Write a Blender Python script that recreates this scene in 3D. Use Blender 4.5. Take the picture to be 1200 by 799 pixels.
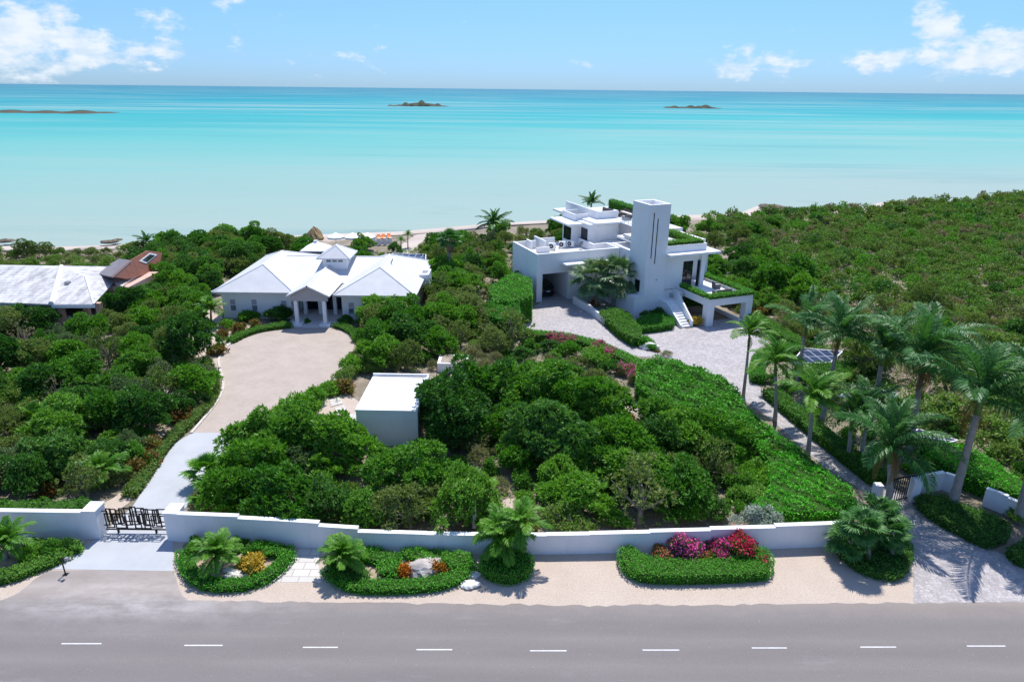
import bpy, math, random
import numpy as np
from mathutils import Matrix, Vector
R = math.radians
scene = bpy.context.scene
for o in list(bpy.data.objects): bpy.data.objects.remove(o)
COL = scene.collection

# ------------------------------------------------------------------ camera
CAM_H, FOC, PITCH, ROLL = 26.0, 800.0, math.atan(295/800), 0.0105
_f = np.array([0, math.cos(PITCH), -math.sin(PITCH)]); _r = np.array([1., 0, 0]); _u = np.array([0, math.sin(PITCH), math.cos(PITCH)])
_r2 = _r*math.cos(ROLL)+_u*math.sin(ROLL); _u2 = -_r*math.sin(ROLL)+_u*math.cos(ROLL)
def ray(x, y): return _f+(x-600)/FOC*_r2-(y-399.5)/FOC*_u2
def G(x, y, z=0.):
    """survey helper: where the sight line through a photo point meets the level z"""
    d = ray(x, y); t = (z-CAM_H)/d[2]
    return np.array([0, 0, CAM_H])+t*d
def g2(pts, z=0.): return [tuple(G(x, y, z)[:2]) for x, y in pts]
cd = bpy.data.cameras.new('camera'); cam = bpy.data.objects.new('camera', cd); COL.objects.link(cam)
cd.sensor_width = 36; cd.lens = 24; cd.clip_start = 0.5; cd.clip_end = 120000
M = Matrix(((_r2[0], _u2[0], -_f[0], 0), (_r2[1], _u2[1], -_f[1], 0), (_r2[2], _u2[2], -_f[2], CAM_H), (0, 0, 0, 1)))
cam.matrix_world = M
scene.camera = cam

# ------------------------------------------------------------------ world, sun, exposure
SUN_EL, SUN_AZ = 63.5, 11.0
scene.view_settings.view_transform = 'Standard'; scene.view_settings.look = 'None'
scene.view_settings.exposure = 0.40; scene.view_settings.gamma = 1
scene.view_settings.use_curve_mapping = False
W = bpy.data.worlds.new('World'); scene.world = W; W.use_nodes = True
def node(nt, typ, **kw):
    n = nt.nodes.new(typ)
    for k, v in kw.items():
        if k.startswith('i_'):
            key = k[2:]; key = int(key) if key.isdigit() else key
            n.inputs[key].default_value = v
        else: setattr(n, k, v)
    return n
def link(nt, a, b): nt.links.new(a, b)
def math_n(nt, op, a, b=None, c=None, clamp=False):
    n = nt.nodes.new('ShaderNodeMath'); n.operation = op; n.use_clamp = clamp
    for i, v in enumerate((a, b, c)):
        if v is None: continue
        if isinstance(v, (int, float)): n.inputs[i].default_value = v
        else: nt.links.new(v, n.inputs[i])
    return n.outputs[0]
def build_world():
    nt = W.node_tree; nt.nodes.clear()
    sky = node(nt, 'ShaderNodeTexSky', sky_type='NISHITA', sun_disc=False, sun_elevation=R(SUN_EL), sun_rotation=R(SUN_AZ),
               altitude=0, air_density=1.0, dust_density=0.15, ozone_density=3.5)
    bg = node(nt, 'ShaderNodeBackground', i_Strength=0.11)
    tc = node(nt, 'ShaderNodeTexCoord'); sp = node(nt, 'ShaderNodeSeparateXYZ'); link(nt, tc.outputs['Generated'], sp.inputs[0])
    az = math_n(nt, 'ARCTAN2', sp.outputs[0], sp.outputs[1]); el = math_n(nt, 'ARCSINE', sp.outputs[2])
    gr = node(nt, 'ShaderNodeValToRGB'); link(nt, math_n(nt, 'MULTIPLY', el, 1.6, clamp=True), gr.inputs[0]); e = gr.color_ramp.elements
    e[0].position = 0; e[0].color = (.35, .57, 1.02, 1); e[1].position = 1; e[1].color = (1.40, 1.36, 1.46, 1); k = e.new(.16); k.color = (.50, .71, 1.08, 1)
    tm = node(nt, 'ShaderNodeMix', data_type='RGBA', blend_type='MULTIPLY'); tm.inputs[0].default_value = 1; link(nt, sky.outputs[0], tm.inputs[6]); link(nt, gr.outputs[0], tm.inputs[7]); link(nt, tm.outputs[2], bg.inputs[0])
    cv = node(nt, 'ShaderNodeCombineXYZ'); link(nt, math_n(nt, 'MULTIPLY', az, 9.0), cv.inputs[0]); link(nt, math_n(nt, 'MULTIPLY', el, 17.0), cv.inputs[1])
    n1 = node(nt, 'ShaderNodeTexNoise', i_Scale=2.6, i_Detail=11.0, i_Roughness=0.60); link(nt, cv.outputs[0], n1.inputs['Vector'])
    # cumulus banks: (photo x, y, half width, half height, weight)
    banks = [(30, 48, 80, 40, 1.0), (115, 60, 95, 26, .85), (195, 42, 34, 24, .7), (276, 40, 16, 18, .55), (415, 68, 80, 26, .42), (330, 22, 26, 9, .5),
             (880, 76, 62, 17, .85), (1100, 42, 42, 32, 1.0), (1165, 62, 70, 26, .95), (1040, 68, 60, 20, .75), (1240, 40, 60, 40, 1.0),
             (680, 80, 60, 12, .38), (250, 6, 90, 10, .35), (500, 14, 120, 10, .3), (-180, 50, 150, 45, .9), (1450, 60, 150, 40, .9)]
    tot = None
    for x, y, hw, hh, w in banks:
        d = ray(x, y); a0 = math.atan2(d[0], d[1]); e0 = math.asin(d[2]/np.linalg.norm(d))
        d2 = ray(x+hw, y); sa = abs(math.atan2(d2[0], d2[1])-a0); se = hh/FOC
        q = math_n(nt, 'ADD', math_n(nt, 'POWER', math_n(nt, 'MULTIPLY', math_n(nt, 'SUBTRACT', az, a0), 1/sa), 2.0),
                   math_n(nt, 'POWER', math_n(nt, 'MULTIPLY', math_n(nt, 'SUBTRACT', el, e0), 1/se), 2.0))
        m = math_n(nt, 'MULTIPLY', math_n(nt, 'EXPONENT', math_n(nt, 'MULTIPLY', q, -0.9)), w)
        tot = m if tot is None else math_n(nt, 'MAXIMUM', tot, m)
    dens = math_n(nt, 'ADD', tot, math_n(nt, 'MULTIPLY', math_n(nt, 'SUBTRACT', n1.outputs[0], 0.5), 2.3))
    mr = node(nt, 'ShaderNodeMapRange', interpolation_type='SMOOTHSTEP'); link(nt, dens, mr.inputs[0])
    mr.inputs[1].default_value = 0.42; mr.inputs[2].default_value = 0.92; mr.inputs[3].default_value = 0; mr.inputs[4].default_value = 0.92
    fac = math_n(nt, 'MULTIPLY', mr.outputs[0], math_n(nt, 'GREATER_THAN', el, 0.0))
    n2 = node(nt, 'ShaderNodeTexNoise', i_Scale=4.5, i_Detail=5.0); link(nt, cv.outputs[0], n2.inputs['Vector'])
    cr = node(nt, 'ShaderNodeValToRGB'); link(nt, n2.outputs[0], cr.inputs[0])
    cr.color_ramp.elements[0].position = .35; cr.color_ramp.elements[0].color = (.66, .79, .93, 1)
    cr.color_ramp.elements[1].position = .6; cr.color_ramp.elements[1].color = (.86, .91, .97, 1)
    bg2 = node(nt, 'ShaderNodeBackground', i_Strength=0.80); link(nt, cr.outputs[0], bg2.inputs[0])
    mx = node(nt, 'ShaderNodeMixShader'); link(nt, fac, mx.inputs[0]); link(nt, bg.outputs[0], mx.inputs[1]); link(nt, bg2.outputs[0], mx.inputs[2])
    out = node(nt, 'ShaderNodeOutputWorld'); link(nt, mx.outputs[0], out.inputs[0])
build_world()
sl = bpy.data.lights.new('sun', 'SUN'); sl.energy = 4.2; sl.angle = R(0.53); sl.color = (1, .965, .91)
sun = bpy.data.objects.new('sun', sl); COL.objects.link(sun)
_sd = Vector((math.sin(R(SUN_AZ))*math.cos(R(SUN_EL)), math.cos(R(SUN_AZ))*math.cos(R(SUN_EL)), math.sin(R(SUN_EL))))
sun.rotation_euler = _sd.to_track_quat('Z', 'Y').to_euler(); sun.location = (20, 20, 80)

# ------------------------------------------------------------------ materials
def new_mat(name):
    m = bpy.data.materials.new(name); m.use_nodes = True
    nt = m.node_tree; nt.nodes.clear()
    out = node(nt, 'ShaderNodeOutputMaterial'); p = node(nt, 'ShaderNodeBsdfPrincipled'); link(nt, p.outputs[0], out.inputs[0])
    return m, nt, p
def pos(nt, scale=(1, 1, 1), obj=False):
    if obj: s = node(nt, 'ShaderNodeTexCoord').outputs['Object']
    else: s = node(nt, 'ShaderNodeNewGeometry').outputs['Position']
    mp = node(nt, 'ShaderNodeMapping'); mp.inputs['Scale'].default_value = scale; link(nt, s, mp.inputs[0]); return mp.outputs[0]
def noise(nt, vec, scale, detail=4, rough=.55):
    n = node(nt, 'ShaderNodeTexNoise', i_Scale=scale, i_Detail=float(detail), i_Roughness=rough); link(nt, vec, n.inputs['Vector']); return n.outputs[0]
def ramp(nt, fac, stops, interp='LINEAR'):
    c = node(nt, 'ShaderNodeValToRGB'); link(nt, fac, c.inputs[0]); e = c.color_ramp.elements; c.color_ramp.interpolation = interp
    while len(e) < len(stops): e.new(.5)
    for i, (p, col) in enumerate(stops): e[i].position = p; e[i].color = (*col, 1)
    return c.outputs[0]
def mixc(nt, fac, a, b, mode='MIX'):
    n = node(nt, 'ShaderNodeMix', data_type='RGBA', blend_type=mode)
    for s, v in ((n.inputs[0], fac), (n.inputs[6], a), (n.inputs[7], b)):
        if isinstance(v, (int, float)): s.default_value = v
        elif isinstance(v, tuple): s.default_value = (*v, 1)
        else: link(nt, v, s)
    return n.outputs[2]
def bump(nt, p, h, strength, dist=.02):
    b = node(nt, 'ShaderNodeBump', i_Strength=strength, i_Distance=dist); link(nt, h, b.inputs['Height']); link(nt, b.outputs[0], p.inputs['Normal'])
def simple(name, col, rough=.6, var=.12, scale=1.5, spec=.4, metal=0, bmp=0, bscale=30, dirt=0, dcol=(.35, .33, .3)):
    m, nt, p = new_mat(name); v = pos(nt)
    a = tuple(c*(1-var) for c in col); b = tuple(min(1, c*(1+var)) for c in col)
    c = ramp(nt, noise(nt, v, scale, 5), [(.3, a), (.7, b)])
    if dirt:
        d = node(nt, 'ShaderNodeMapRange'); link(nt, noise(nt, pos(nt, (1, 1, .25)), .9, 7, .7), d.inputs[0])
        d.inputs[1].default_value = .52; d.inputs[2].default_value = .8; d.inputs[4].default_value = dirt
        c = mixc(nt, d.outputs[0], c, dcol)
    link(nt, c, p.inputs['Base Color']); p.inputs['Roughness'].default_value = rough; p.inputs['Metallic'].default_value = metal
    p.inputs['Specular IOR Level'].default_value = spec
    if bmp: bump(nt, p, noise(nt, v, bscale, 4), bmp)
    return m
def leaf_mat(name, cols, trans=.30, rough=.5, spec=.22, tcol=None):
    """cols: 2-4 leaf colours spread leaf by leaf; each plant shifts a little as a whole"""
    m, nt, p = new_mat(name)
    isl = node(nt, 'ShaderNodeNewGeometry').outputs['Random Per Island']; oi = node(nt, 'ShaderNodeObjectInfo').outputs['Random']
    f = math_n(nt, 'ADD', math_n(nt, 'MULTIPLY', isl, .5), math_n(nt, 'MULTIPLY', oi, .5))
    n = len(cols); c = ramp(nt, f, [(.12+.76*i/(n-1), k) for i, k in enumerate(cols)])
    link(nt, c, p.inputs['Base Color']); p.inputs['Roughness'].default_value = rough; p.inputs['Specular IOR Level'].default_value = spec
    t = node(nt, 'ShaderNodeBsdfTranslucent'); link(nt, mixc(nt, 1.0, c, tcol or (1.5, 1.6, .7), 'MULTIPLY'), t.inputs[0])
    mx = node(nt, 'ShaderNodeMixShader'); mx.inputs[0].default_value = trans
    link(nt, p.outputs[0], mx.inputs[1]); link(nt, t.outputs[0], mx.inputs[2])
    link(nt, mx.outputs[0], [x for x in nt.nodes if x.type == 'OUTPUT_MATERIAL'][0].inputs[0])
    return m
MAT = {}
def build_mats():
    A = MAT
    A['white'] = simple('white_render', (.80, .80, .79), .65, .03, .6, .3, bmp=.08, bscale=18, dirt=.22, dcol=(.5, .48, .44))
    A['white_smooth'] = simple('white_paint', (.80, .80, .79), .5, .03, .8, .35, dirt=.12, dcol=(.5, .48, .45))
    A['wall_white'] = simple('boundary_wall_render', (.76, .76, .76), .7, .05, .5, .25, bmp=.12, bscale=20, dirt=.34, dcol=(.42, .41, .39))
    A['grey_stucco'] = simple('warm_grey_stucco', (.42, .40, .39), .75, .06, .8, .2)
    A['beige'] = simple('beige_render', (.62, .54, .47), .75, .05, .7, .2)
    A['pink'] = simple('pink_render', (.58, .40, .33), .75, .08, .8, .2, dirt=.2)
    A['dark_metal'] = simple('bronze_black_metal', (.030, .026, .025), .4, .2, 3, .5, .6)
    A['dark_frame'] = simple('black_frame', (.018, .018, .02), .4, .1, 3, .4)
    A['grey_metal'] = simple('grey_metal', (.30, .30, .31), .4, .1, 3, .5, .5)
    A['wicker'] = simple('brown_wicker', (.07, .055, .05), .7, .2, 9)
    A['grey_wicker'] = simple('grey_wicker', (.10, .10, .105), .7, .2, 9)
    A['cushion'] = simple('cream_cushion', (.66, .62, .56), .9, .05, 2, .1)
    A['grey_fabric'] = simple('grey_fabric', (.40, .39, .41), .9, .05, 2, .1)
    A['deck'] = simple('deck_tile', (.62, .60, .59), .6, .06, .9, .3, dirt=.25)
    A['rock'] = simple('coral_rock', (.40, .36, .335), .9, .28, 2.5, .1, bmp=.9, bscale=6)
    A['wrock'] = simple('white_rock', (.70, .67, .62), .9, .12, 2.5, .1, bmp=.8, bscale=5)
    A['darkrock'] = simple('shore_rock', (.15, .13, .10), .9, .4, 1.5, .1, bmp=.9, bscale=3)
    A['kerb'] = simple('pale_stone_kerb', (.55, .50, .45), .85, .15, 2, .15, bmp=.4, bscale=8)
    A['trunk'] = simple('grey_palm_bark', (.34, .30, .26), .85, .18, 3, .15, bmp=.5, bscale=9)
    A['bark'] = simple('brown_bark', (.27, .235, .195), .9, .25, 3, .1, bmp=.6, bscale=9)
    A['shaft'] = simple('green_crownshaft', (.11, .20, .045), .45, .15, 3, .4)
    A['skirt'] = simple('dead_frond_thatch', (.19, .135, .085), .95, .3, 4, .1, bmp=.8, bscale=14)
    A['thatch'] = simple('thatch', (.30, .21, .11), .95, .3, 3, .1, bmp=.9, bscale=12)
    A['orange'] = simple('orange_fabric', (.75, .25, .10), .85, .05, 2, .1)
    A['tyre'] = simple('tyre_rubber', (.02, .02, .02), .8, .1, 4)
    A['carpaint'] = simple('black_car_paint', (.012, .012, .014), .25, .05, 3, .6)
    A['red_light'] = simple('red_lens', (.4, .02, .02), .3, .05, 3)
    A['core'] = simple('hedge_twigs', (.035, .085, .016), .95, .3, 4, .05)
    A['mulch'] = simple('bed_soil', (.34, .27, .20), .95, .35, 2.2, .05, bmp=.7, bscale=12)
    m, nt, p = new_mat('dark_glass'); p.inputs['Base Color'].default_value = (.012, .014, .018, 1); p.inputs['Roughness'].default_value = .06; p.inputs['Specular IOR Level'].default_value = .5; A['glass'] = m
    m, nt, p = new_mat('pane_glass'); v = pos(nt); link(nt, ramp(nt, noise(nt, v, 1.2, 3), [(.35, (.09, .11, .14)), (.65, (.26, .29, .34))]), p.inputs['Base Color']); p.inputs['Roughness'].default_value = .1; A['pane'] = m
    m, nt, p = new_mat('clear_glass'); p.inputs['Base Color'].default_value = (.85, .95, .95, 1); p.inputs['Roughness'].default_value = .03; p.inputs['Alpha'].default_value = .18; A['clear'] = m
    # roofs
    m, nt, p = new_mat('white_roof_tile'); v = pos(nt, obj=True)
    wv = node(nt, 'ShaderNodeTexWave', wave_type='BANDS', bands_direction='Z', wave_profile='SAW', i_Scale=1.9, i_Distortion=.25); link(nt, v, wv.inputs[0])
    link(nt, ramp(nt, noise(nt, v, .8, 6), [(.3, (.55, .55, .555)), (.7, (.62, .62, .62))]), p.inputs['Base Color'])
    p.inputs['Roughness'].default_value = .6; bump(nt, p, wv.outputs[0], .5, .06); A['roof'] = m
    m, nt, p = new_mat('weathered_grey_roof'); v = pos(nt, (1, .35, 1)); c = ramp(nt, noise(nt, v, 1.1, 8, .7), [(.36, (.30, .29, .29)), (.58, (.58, .57, .575))])
    link(nt, c, p.inputs['Base Color']); p.inputs['Roughness'].default_value = .8
    wv = node(nt, 'ShaderNodeTexWave', wave_type='BANDS', bands_direction='Y', i_Scale=.8); link(nt, pos(nt), wv.inputs[0]); bump(nt, p, wv.outputs[0], .35, .08); A['greyroof'] = m
    def shingle(name, a, b):
        m, nt, p = new_mat(name); v = pos(nt, (1, 1, 1))
        br = node(nt, 'ShaderNodeTexBrick', i_Scale=1.0); br.inputs['Brick Width'].default_value = .5; br.inputs['Row Height'].default_value = .22; br.inputs['Mortar Size'].default_value = .012
        br.inputs['Color1'].default_value = (*a, 1); br.inputs['Color2'].default_value = (*b, 1); br.inputs['Mortar'].default_value = tuple(x*.6 for x in a)+(1,)
        link(nt, v, br.inputs[0]); link(nt, mixc(nt, .35, br.outputs[0], ramp(nt, noise(nt, v, 2, 5), [(.3, a), (.7, b)])), p.inputs['Base Color']); p.inputs['Roughness'].default_value = .85
        return m
    A['brownroof'] = shingle('brown_shingle', (.25, .095, .06), (.34, .14, .095))
    A['greyshingle'] = shingle('grey_shingle', (.15, .14, .155), (.22, .20, .22))
    m, nt, p = new_mat('solar_panel'); v = pos(nt, obj=True)
    br = node(nt, 'ShaderNodeTexBrick', i_Scale=1.0, offset=0.0); br.inputs['Brick Width'].default_value = 1.0; br.inputs['Row Height'].default_value = 1.65; br.inputs['Mortar Size'].default_value = .045
    br.inputs['Color1'].default_value = (.016, .018, .032, 1); br.inputs['Color2'].default_value = (.02, .024, .04, 1); br.inputs['Mortar'].default_value = (.38, .39, .42, 1)
    link(nt, v, br.inputs[0]); link(nt, br.outputs[0], p.inputs['Base Color']); p.inputs['Roughness'].default_value = .25; p.inputs['Specular IOR Level'].default_value = .2; A['solar'] = m
    # paving
    m, nt, p = new_mat('cobble_pavers'); v = pos(nt)
    vo = node(nt, 'ShaderNodeTexVoronoi', i_Scale=4.6, i_Randomness=.75); link(nt, v, vo.inputs['Vector'])
    ve = node(nt, 'ShaderNodeTexVoronoi', feature='DISTANCE_TO_EDGE', i_Scale=4.6, i_Randomness=.75); link(nt, v, ve.inputs['Vector'])
    bw = node(nt, 'ShaderNodeRGBToBW'); link(nt, vo.outputs['Color'], bw.inputs[0])
    c = ramp(nt, bw.outputs[0], [(.2, (.27, .25, .26)), (.5, (.38, .35, .355)), (.8, (.50, .46, .455))])
    c = mixc(nt, .4, c, ramp(nt, noise(nt, v, .35, 6, .65), [(.35, (.30, .28, .28)), (.65, (.48, .44, .43))]))
    jm = node(nt, 'ShaderNodeMapRange'); link(nt, ve.outputs[0], jm.inputs[0]); jm.inputs[1].default_value = 0; jm.inputs[2].default_value = .07
    c = mixc(nt, jm.outputs[0], (.29, .265, .26), c)
    link(nt, c, p.inputs['Base Color']); p.inputs['Roughness'].default_value = .8; bump(nt, p, jm.outputs[0], .5, .02); A['cobble'] = m
    m, nt, p = new_mat('pink_beige_pavers'); v = pos(nt)
    br = node(nt, 'ShaderNodeTexBrick', i_Scale=1.0); br.inputs['Brick Width'].default_value = .42; br.inputs['Row Height'].default_value = .21; br.inputs['Mortar Size'].default_value = .012
    br.inputs['Color1'].default_value = (.36, .295, .245, 1); br.inputs['Color2'].default_value = (.43, .36, .305, 1); br.inputs['Mortar'].default_value = (.33, .27, .23, 1)
    mp = node(nt, 'ShaderNodeMapping'); mp.inputs['Rotation'].default_value = (0, 0, R(34)); link(nt, v, mp.inputs[0]); link(nt, mp.outputs[0], br.inputs[0])
    c = mixc(nt, .55, br.outputs[0], ramp(nt, noise(nt, v, .45, 7, .65), [(.32, (.335, .28, .235)), (.68, (.46, .39, .335))]))
    link(nt, c, p.inputs['Base Color']); p.inputs['Roughness'].default_value = .85; A['pavers'] = m
    m, nt, p = new_mat('concrete_slab'); v = pos(nt)
    c = ramp(nt, noise(nt, v, .5, 7, .65), [(.3, (.375, .39, .41)), (.7, (.44, .455, .48))])
    c = mixc(nt, ramp(nt, noise(nt, pos(nt, (1, .2, 1)), 1.4, 4), [(.55, (0, 0, 0)), (.75, (.25, .25, .25))]), c, (.38, .38, .385))
    link(nt, c, p.inputs['Base Color']); p.inputs['Roughness'].default_value = .75; A['concrete'] = m
    m, nt, p = new_mat('flagstone'); v = pos(nt)
    br = node(nt, 'ShaderNodeTexBrick', i_Scale=1.0); br.inputs['Brick Width'].default_value = .95; br.inputs['Row Height'].default_value = .62; br.inputs['Mortar Size'].default_value = .022
    br.inputs['Color1'].default_value = (.52, .49, .455, 1); br.inputs['Color2'].default_value = (.58, .55, .51, 1); br.inputs['Mortar'].default_value = (.30, .28, .25, 1)
    link(nt, v, br.inputs[0]); link(nt, br.outputs[0], p.inputs['Base Color']); p.inputs['Roughness'].default_value = .85; A['flag'] = m
    # asphalt
    m, nt, p = new_mat('sun_bleached_asphalt'); v = pos(nt)
    c = ramp(nt, noise(nt, pos(nt, (.12, .8, 1)), 1.0, 7, .6), [(.3, (.178, .160, .152)), (.7, (.225, .203, .193))])
    c = mixc(nt, .5, c, ramp(nt, noise(nt, v, 26, 3, .8), [(.25, (.12, .108, .103)), (.75, (.295, .268, .256))]))
    # dusty pale film tracked out of the first drive, and tyre-worn lanes
    sp = node(nt, 'ShaderNodeSeparateXYZ'); link(nt, v, sp.inputs[0])
    dx = math_n(nt, 'MULTIPLY', math_n(nt, 'ADD', sp.outputs[0], 20.0), 1/7.5); dy = math_n(nt, 'MULTIPLY', math_n(nt, 'SUBTRACT', sp.outputs[1], 30.2), 1/1.9)
    rr = math_n(nt, 'EXPONENT', math_n(nt, 'MULTIPLY', math_n(nt, 'ADD', math_n(nt, 'MULTIPLY', dx, dx), math_n(nt, 'MULTIPLY', dy, dy)), -1.0))
    du = math_n(nt, 'MULTIPLY', rr, ramp(nt, noise(nt, pos(nt, (.5, 1, 1)), .9, 8, .72), [(.40, (.22, .22, .22)), (.60, (1, 1, 1))]))
    c = mixc(nt, math_n(nt, 'MULTIPLY', du, 1.0), c, (.46, .43, .43))
    # sand drifted in from the verge, worn wheel lanes, odd tar patches and pale specks
    ed = math_n(nt, 'ADD', sp.outputs[1], math_n(nt, 'MULTIPLY', noise(nt, pos(nt, (.35, .35, 1)), 1.0, 7, .7), 1.6))
    dr = node(nt, 'ShaderNodeMapRange'); link(nt, ed, dr.inputs[0]); dr.inputs[1].default_value = 29.6; dr.inputs[2].default_value = 30.9; dr.inputs[4].default_value = .5
    c = mixc(nt, dr.outputs[0], c, (.40, .34, .29))
    ln = math_n(nt, 'ABSOLUTE', math_n(nt, 'SINE', math_n(nt, 'MULTIPLY', sp.outputs[1], 1.85)))
    c = mixc(nt, math_n(nt, 'MULTIPLY', math_n(nt, 'MULTIPLY', ln, noise(nt, pos(nt, (.06, .5, 1)), 1.0, 5)), .42), c, (.115, .105, .108))
    pa = ramp(nt, noise(nt, pos(nt, (.16, .55, 1)), 1.0, 8, .7), [(.60, (0, 0, 0)), (.72, (.30, .30, .30))]); c = mixc(nt, pa, c, (.30, .28, .28))
    sk = node(nt, 'ShaderNodeTexVoronoi', i_Scale=2.4); link(nt, v, sk.inputs['Vector']); c = mixc(nt, ramp(nt, sk.outputs['Distance'], [(.03, (.5, .5, .5)), (.07, (0, 0, 0))]), c, (.45, .43, .42))
    link(nt, c, p.inputs['Base Color']); p.inputs['Roughness'].default_value = .85; p.inputs['Specular IOR Level'].default_value = .2; bump(nt, p, noise(nt, v, 40, 3), .35, .01); A['asphalt'] = m
    A['paint'] = simple('road_paint', (.60, .59, .59), .7, .10, 4, .2, dirt=.6, dcol=(.3, .28, .29))
    # gravel verge, sand, ground
    m, nt, p = new_mat('tan_gravel'); v = pos(nt)
    c = ramp(nt, noise(nt, v, .5, 7, .65), [(.3, (.40, .315, .25)), (.7, (.54, .445, .365))])
    c = mixc(nt, .62, c, ramp(nt, noise(nt, v, 11, 5, .9), [(.30, (.24, .18, .14)), (.70, (.68, .58, .49))]))
    link(nt, c, p.inputs['Base Color']); p.inputs['Roughness'].default_value = .9; bump(nt, p, noise(nt, v, 18, 4), .6, .02); A['gravel'] = m
    m, nt, p = new_mat('beach_sand'); v = pos(nt)
    link(nt, ramp(nt, noise(nt, v, .15, 6), [(.3, (.42, .35, .29)), (.7, (.52, .45, .39))]), p.inputs['Base Color']); p.inputs['Roughness'].default_value = .9; A['sand'] = m
    m, nt, p = new_mat('sandy_soil'); v = pos(nt)
    c = ramp(nt, noise(nt, v, .22, 8, .7), [(.36, (.085, .085, .045)), (.5, (.20, .165, .115)), (.66, (.43, .35, .28))])
    c = mixc(nt, .45, c, ramp(nt, noise(nt, v, 6, 5, .8), [(.3, (.10, .085, .055)), (.7, (.42, .345, .27))]))
    link(nt, c, p.inputs['Base Color']); p.inputs['Roughness'].default_value = .95; bump(nt, p, noise(nt, v, 5, 5), .8, .08); A['soil'] = m
    # sea: pale over the sand flats, deeper and bluer far out, with sandbars and darker grass beds
    m, nt, p = new_mat('shallow_sea'); v = pos(nt); sp = node(nt, 'ShaderNodeSeparateXYZ'); link(nt, v, sp.inputs[0])
    warp = math_n(nt, 'SUBTRACT', noise(nt, pos(nt, (.0011, .0035, 1)), 1.0, 5, .6), .5)
    yy = math_n(nt, 'SUBTRACT', sp.outputs[1], math_n(nt, 'MULTIPLY', sp.outputs[0], .22))
    lg = math_n(nt, 'LOGARITHM', math_n(nt, 'MAXIMUM', yy, 60.0), 10.0)
    lg = math_n(nt, 'ADD', lg, math_n(nt, 'MULTIPLY', warp, .42))
    lg = math_n(nt, 'ADD', lg, math_n(nt, 'MULTIPLY', math_n(nt, 'SUBTRACT', noise(nt, pos(nt, (.004, .022, 1)), 1.0, 5, .6), .5), .16))
    mr = node(nt, 'ShaderNodeMapRange'); link(nt, lg, mr.inputs[0]); mr.inputs[1].default_value = 2.0; mr.inputs[2].default_value = 4.0
    c = ramp(nt, mr.outputs[0], [(0.0, (.35, .355, .31)), (.08, (.32, .375, .32)), (.18, (.21, .395, .335)), (.30, (.11, .38, .325)), (.42, (.034, .33, .305)), (.55, (.006, .26, .275)), (.72, (.003, .195, .235)), (1.0, (.003, .15, .205))])
    ob = mixc(nt, .5, pos(nt, (.0016, .017, 1)), pos(nt, (.0028, .013, 1)))
    bar = ramp(nt, noise(nt, ob, 1.0, 7, .62), [(.47, (0, 0, 0)), (.66, (.60, .60, .60))])
    c = mixc(nt, bar, c, (.29, .40, .34))
    gb = ramp(nt, noise(nt, pos(nt, (.0022, .021, 1)), 1.3, 7, .68), [(.55, (0, 0, 0)), (.72, (.45, .45, .45))])
    c = mixc(nt, gb, c, (.05, .23, .24))
    wd = math_n(nt, 'MULTIPLY', ramp(nt, noise(nt, pos(nt, (.045, .10, 1)), 1.0, 6, .65), [(.60, (0, 0, 0)), (.70, (.6, .6, .6))]), ramp(nt, mr.outputs[0], [(.02, (1, 1, 1)), (.13, (0, 0, 0))]))
    c = mixc(nt, wd, c, (.10, .14, .13))
    link(nt, c, p.inputs['Base Color']); p.inputs['Roughness'].default_value = .4; p.inputs['Specular IOR Level'].default_value = .06
    bump(nt, p, noise(nt, pos(nt, (.5, 1.2, 1)), 1.2, 5, .65), .25, .25); A['sea'] = m
    # foliage
    A['lf_mid'] = leaf_mat('mid_green_leaf', [(.040, .145, .014), (.085, .245, .022), (.185, .35, .055)])
    A['lf_bright'] = leaf_mat('bright_green_leaf', [(.06, .20, .014), (.11, .28, .022), (.19, .37, .05)])
    A['lf_dark'] = leaf_mat('dark_green_leaf', [(.026, .095, .014), (.055, .165, .024), (.115, .255, .052)])
    A['lf_olive'] = leaf_mat('olive_leaf', [(.085, .145, .028), (.145, .215, .045), (.22, .27, .095)])
    A['lf_greygreen'] = leaf_mat('grey_green_leaf', [(.085, .15, .06), (.13, .205, .09), (.20, .26, .14)])
    A['lf_dry'] = leaf_mat('dry_twig_leaf', [(.15, .155, .08), (.22, .195, .11), (.29, .25, .17)])
    A['lf_rust'] = leaf_mat('rust_leaf', [(0.140, 0.060, 0.020), (0.220, 0.110, 0.035), (0.160, 0.140, 0.040)])
    A['lf_silver'] = leaf_mat('silver_leaf', [(0.220, 0.280, 0.220), (0.320, 0.380, 0.300), (0.400, 0.450, 0.380)], .1)
    A['lf_yellow'] = leaf_mat('yellow_leaf', [(0.400, 0.270, 0.030), (0.550, 0.400, 0.060), (0.300, 0.280, 0.040)], .2)
    A['lf_orange'] = leaf_mat('orange_leaf', [(0.400, 0.100, 0.015), (0.500, 0.200, 0.020), (0.220, 0.120, 0.020)], .2)
    A['lf_hedge'] = leaf_mat('hedge_leaf', [(.045, .23, .012), (.078, .31, .018), (.13, .38, .03)], .18)
    A['lf_lime'] = leaf_mat('lime_hedge_leaf', [(.045, .29, .010), (.08, .38, .014), (.12, .45, .025)], .2)
    A['lf_scrub'] = leaf_mat('scrub_leaf', [(.075, .17, .022), (.13, .25, .036), (.20, .30, .075)])
    A['palm'] = leaf_mat('palm_leaf', [(.024, .105, .018), (.050, .165, .032), (.10, .23, .06)], .25, .45, .3)
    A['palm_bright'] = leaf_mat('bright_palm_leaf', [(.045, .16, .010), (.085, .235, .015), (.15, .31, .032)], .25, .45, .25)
    A['fan'] = leaf_mat('fan_palm_leaf', [(0.061, 0.142, 0.054), (0.115, 0.203, 0.081), (0.203, 0.270, 0.135)], .2, .45, .3)
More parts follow.
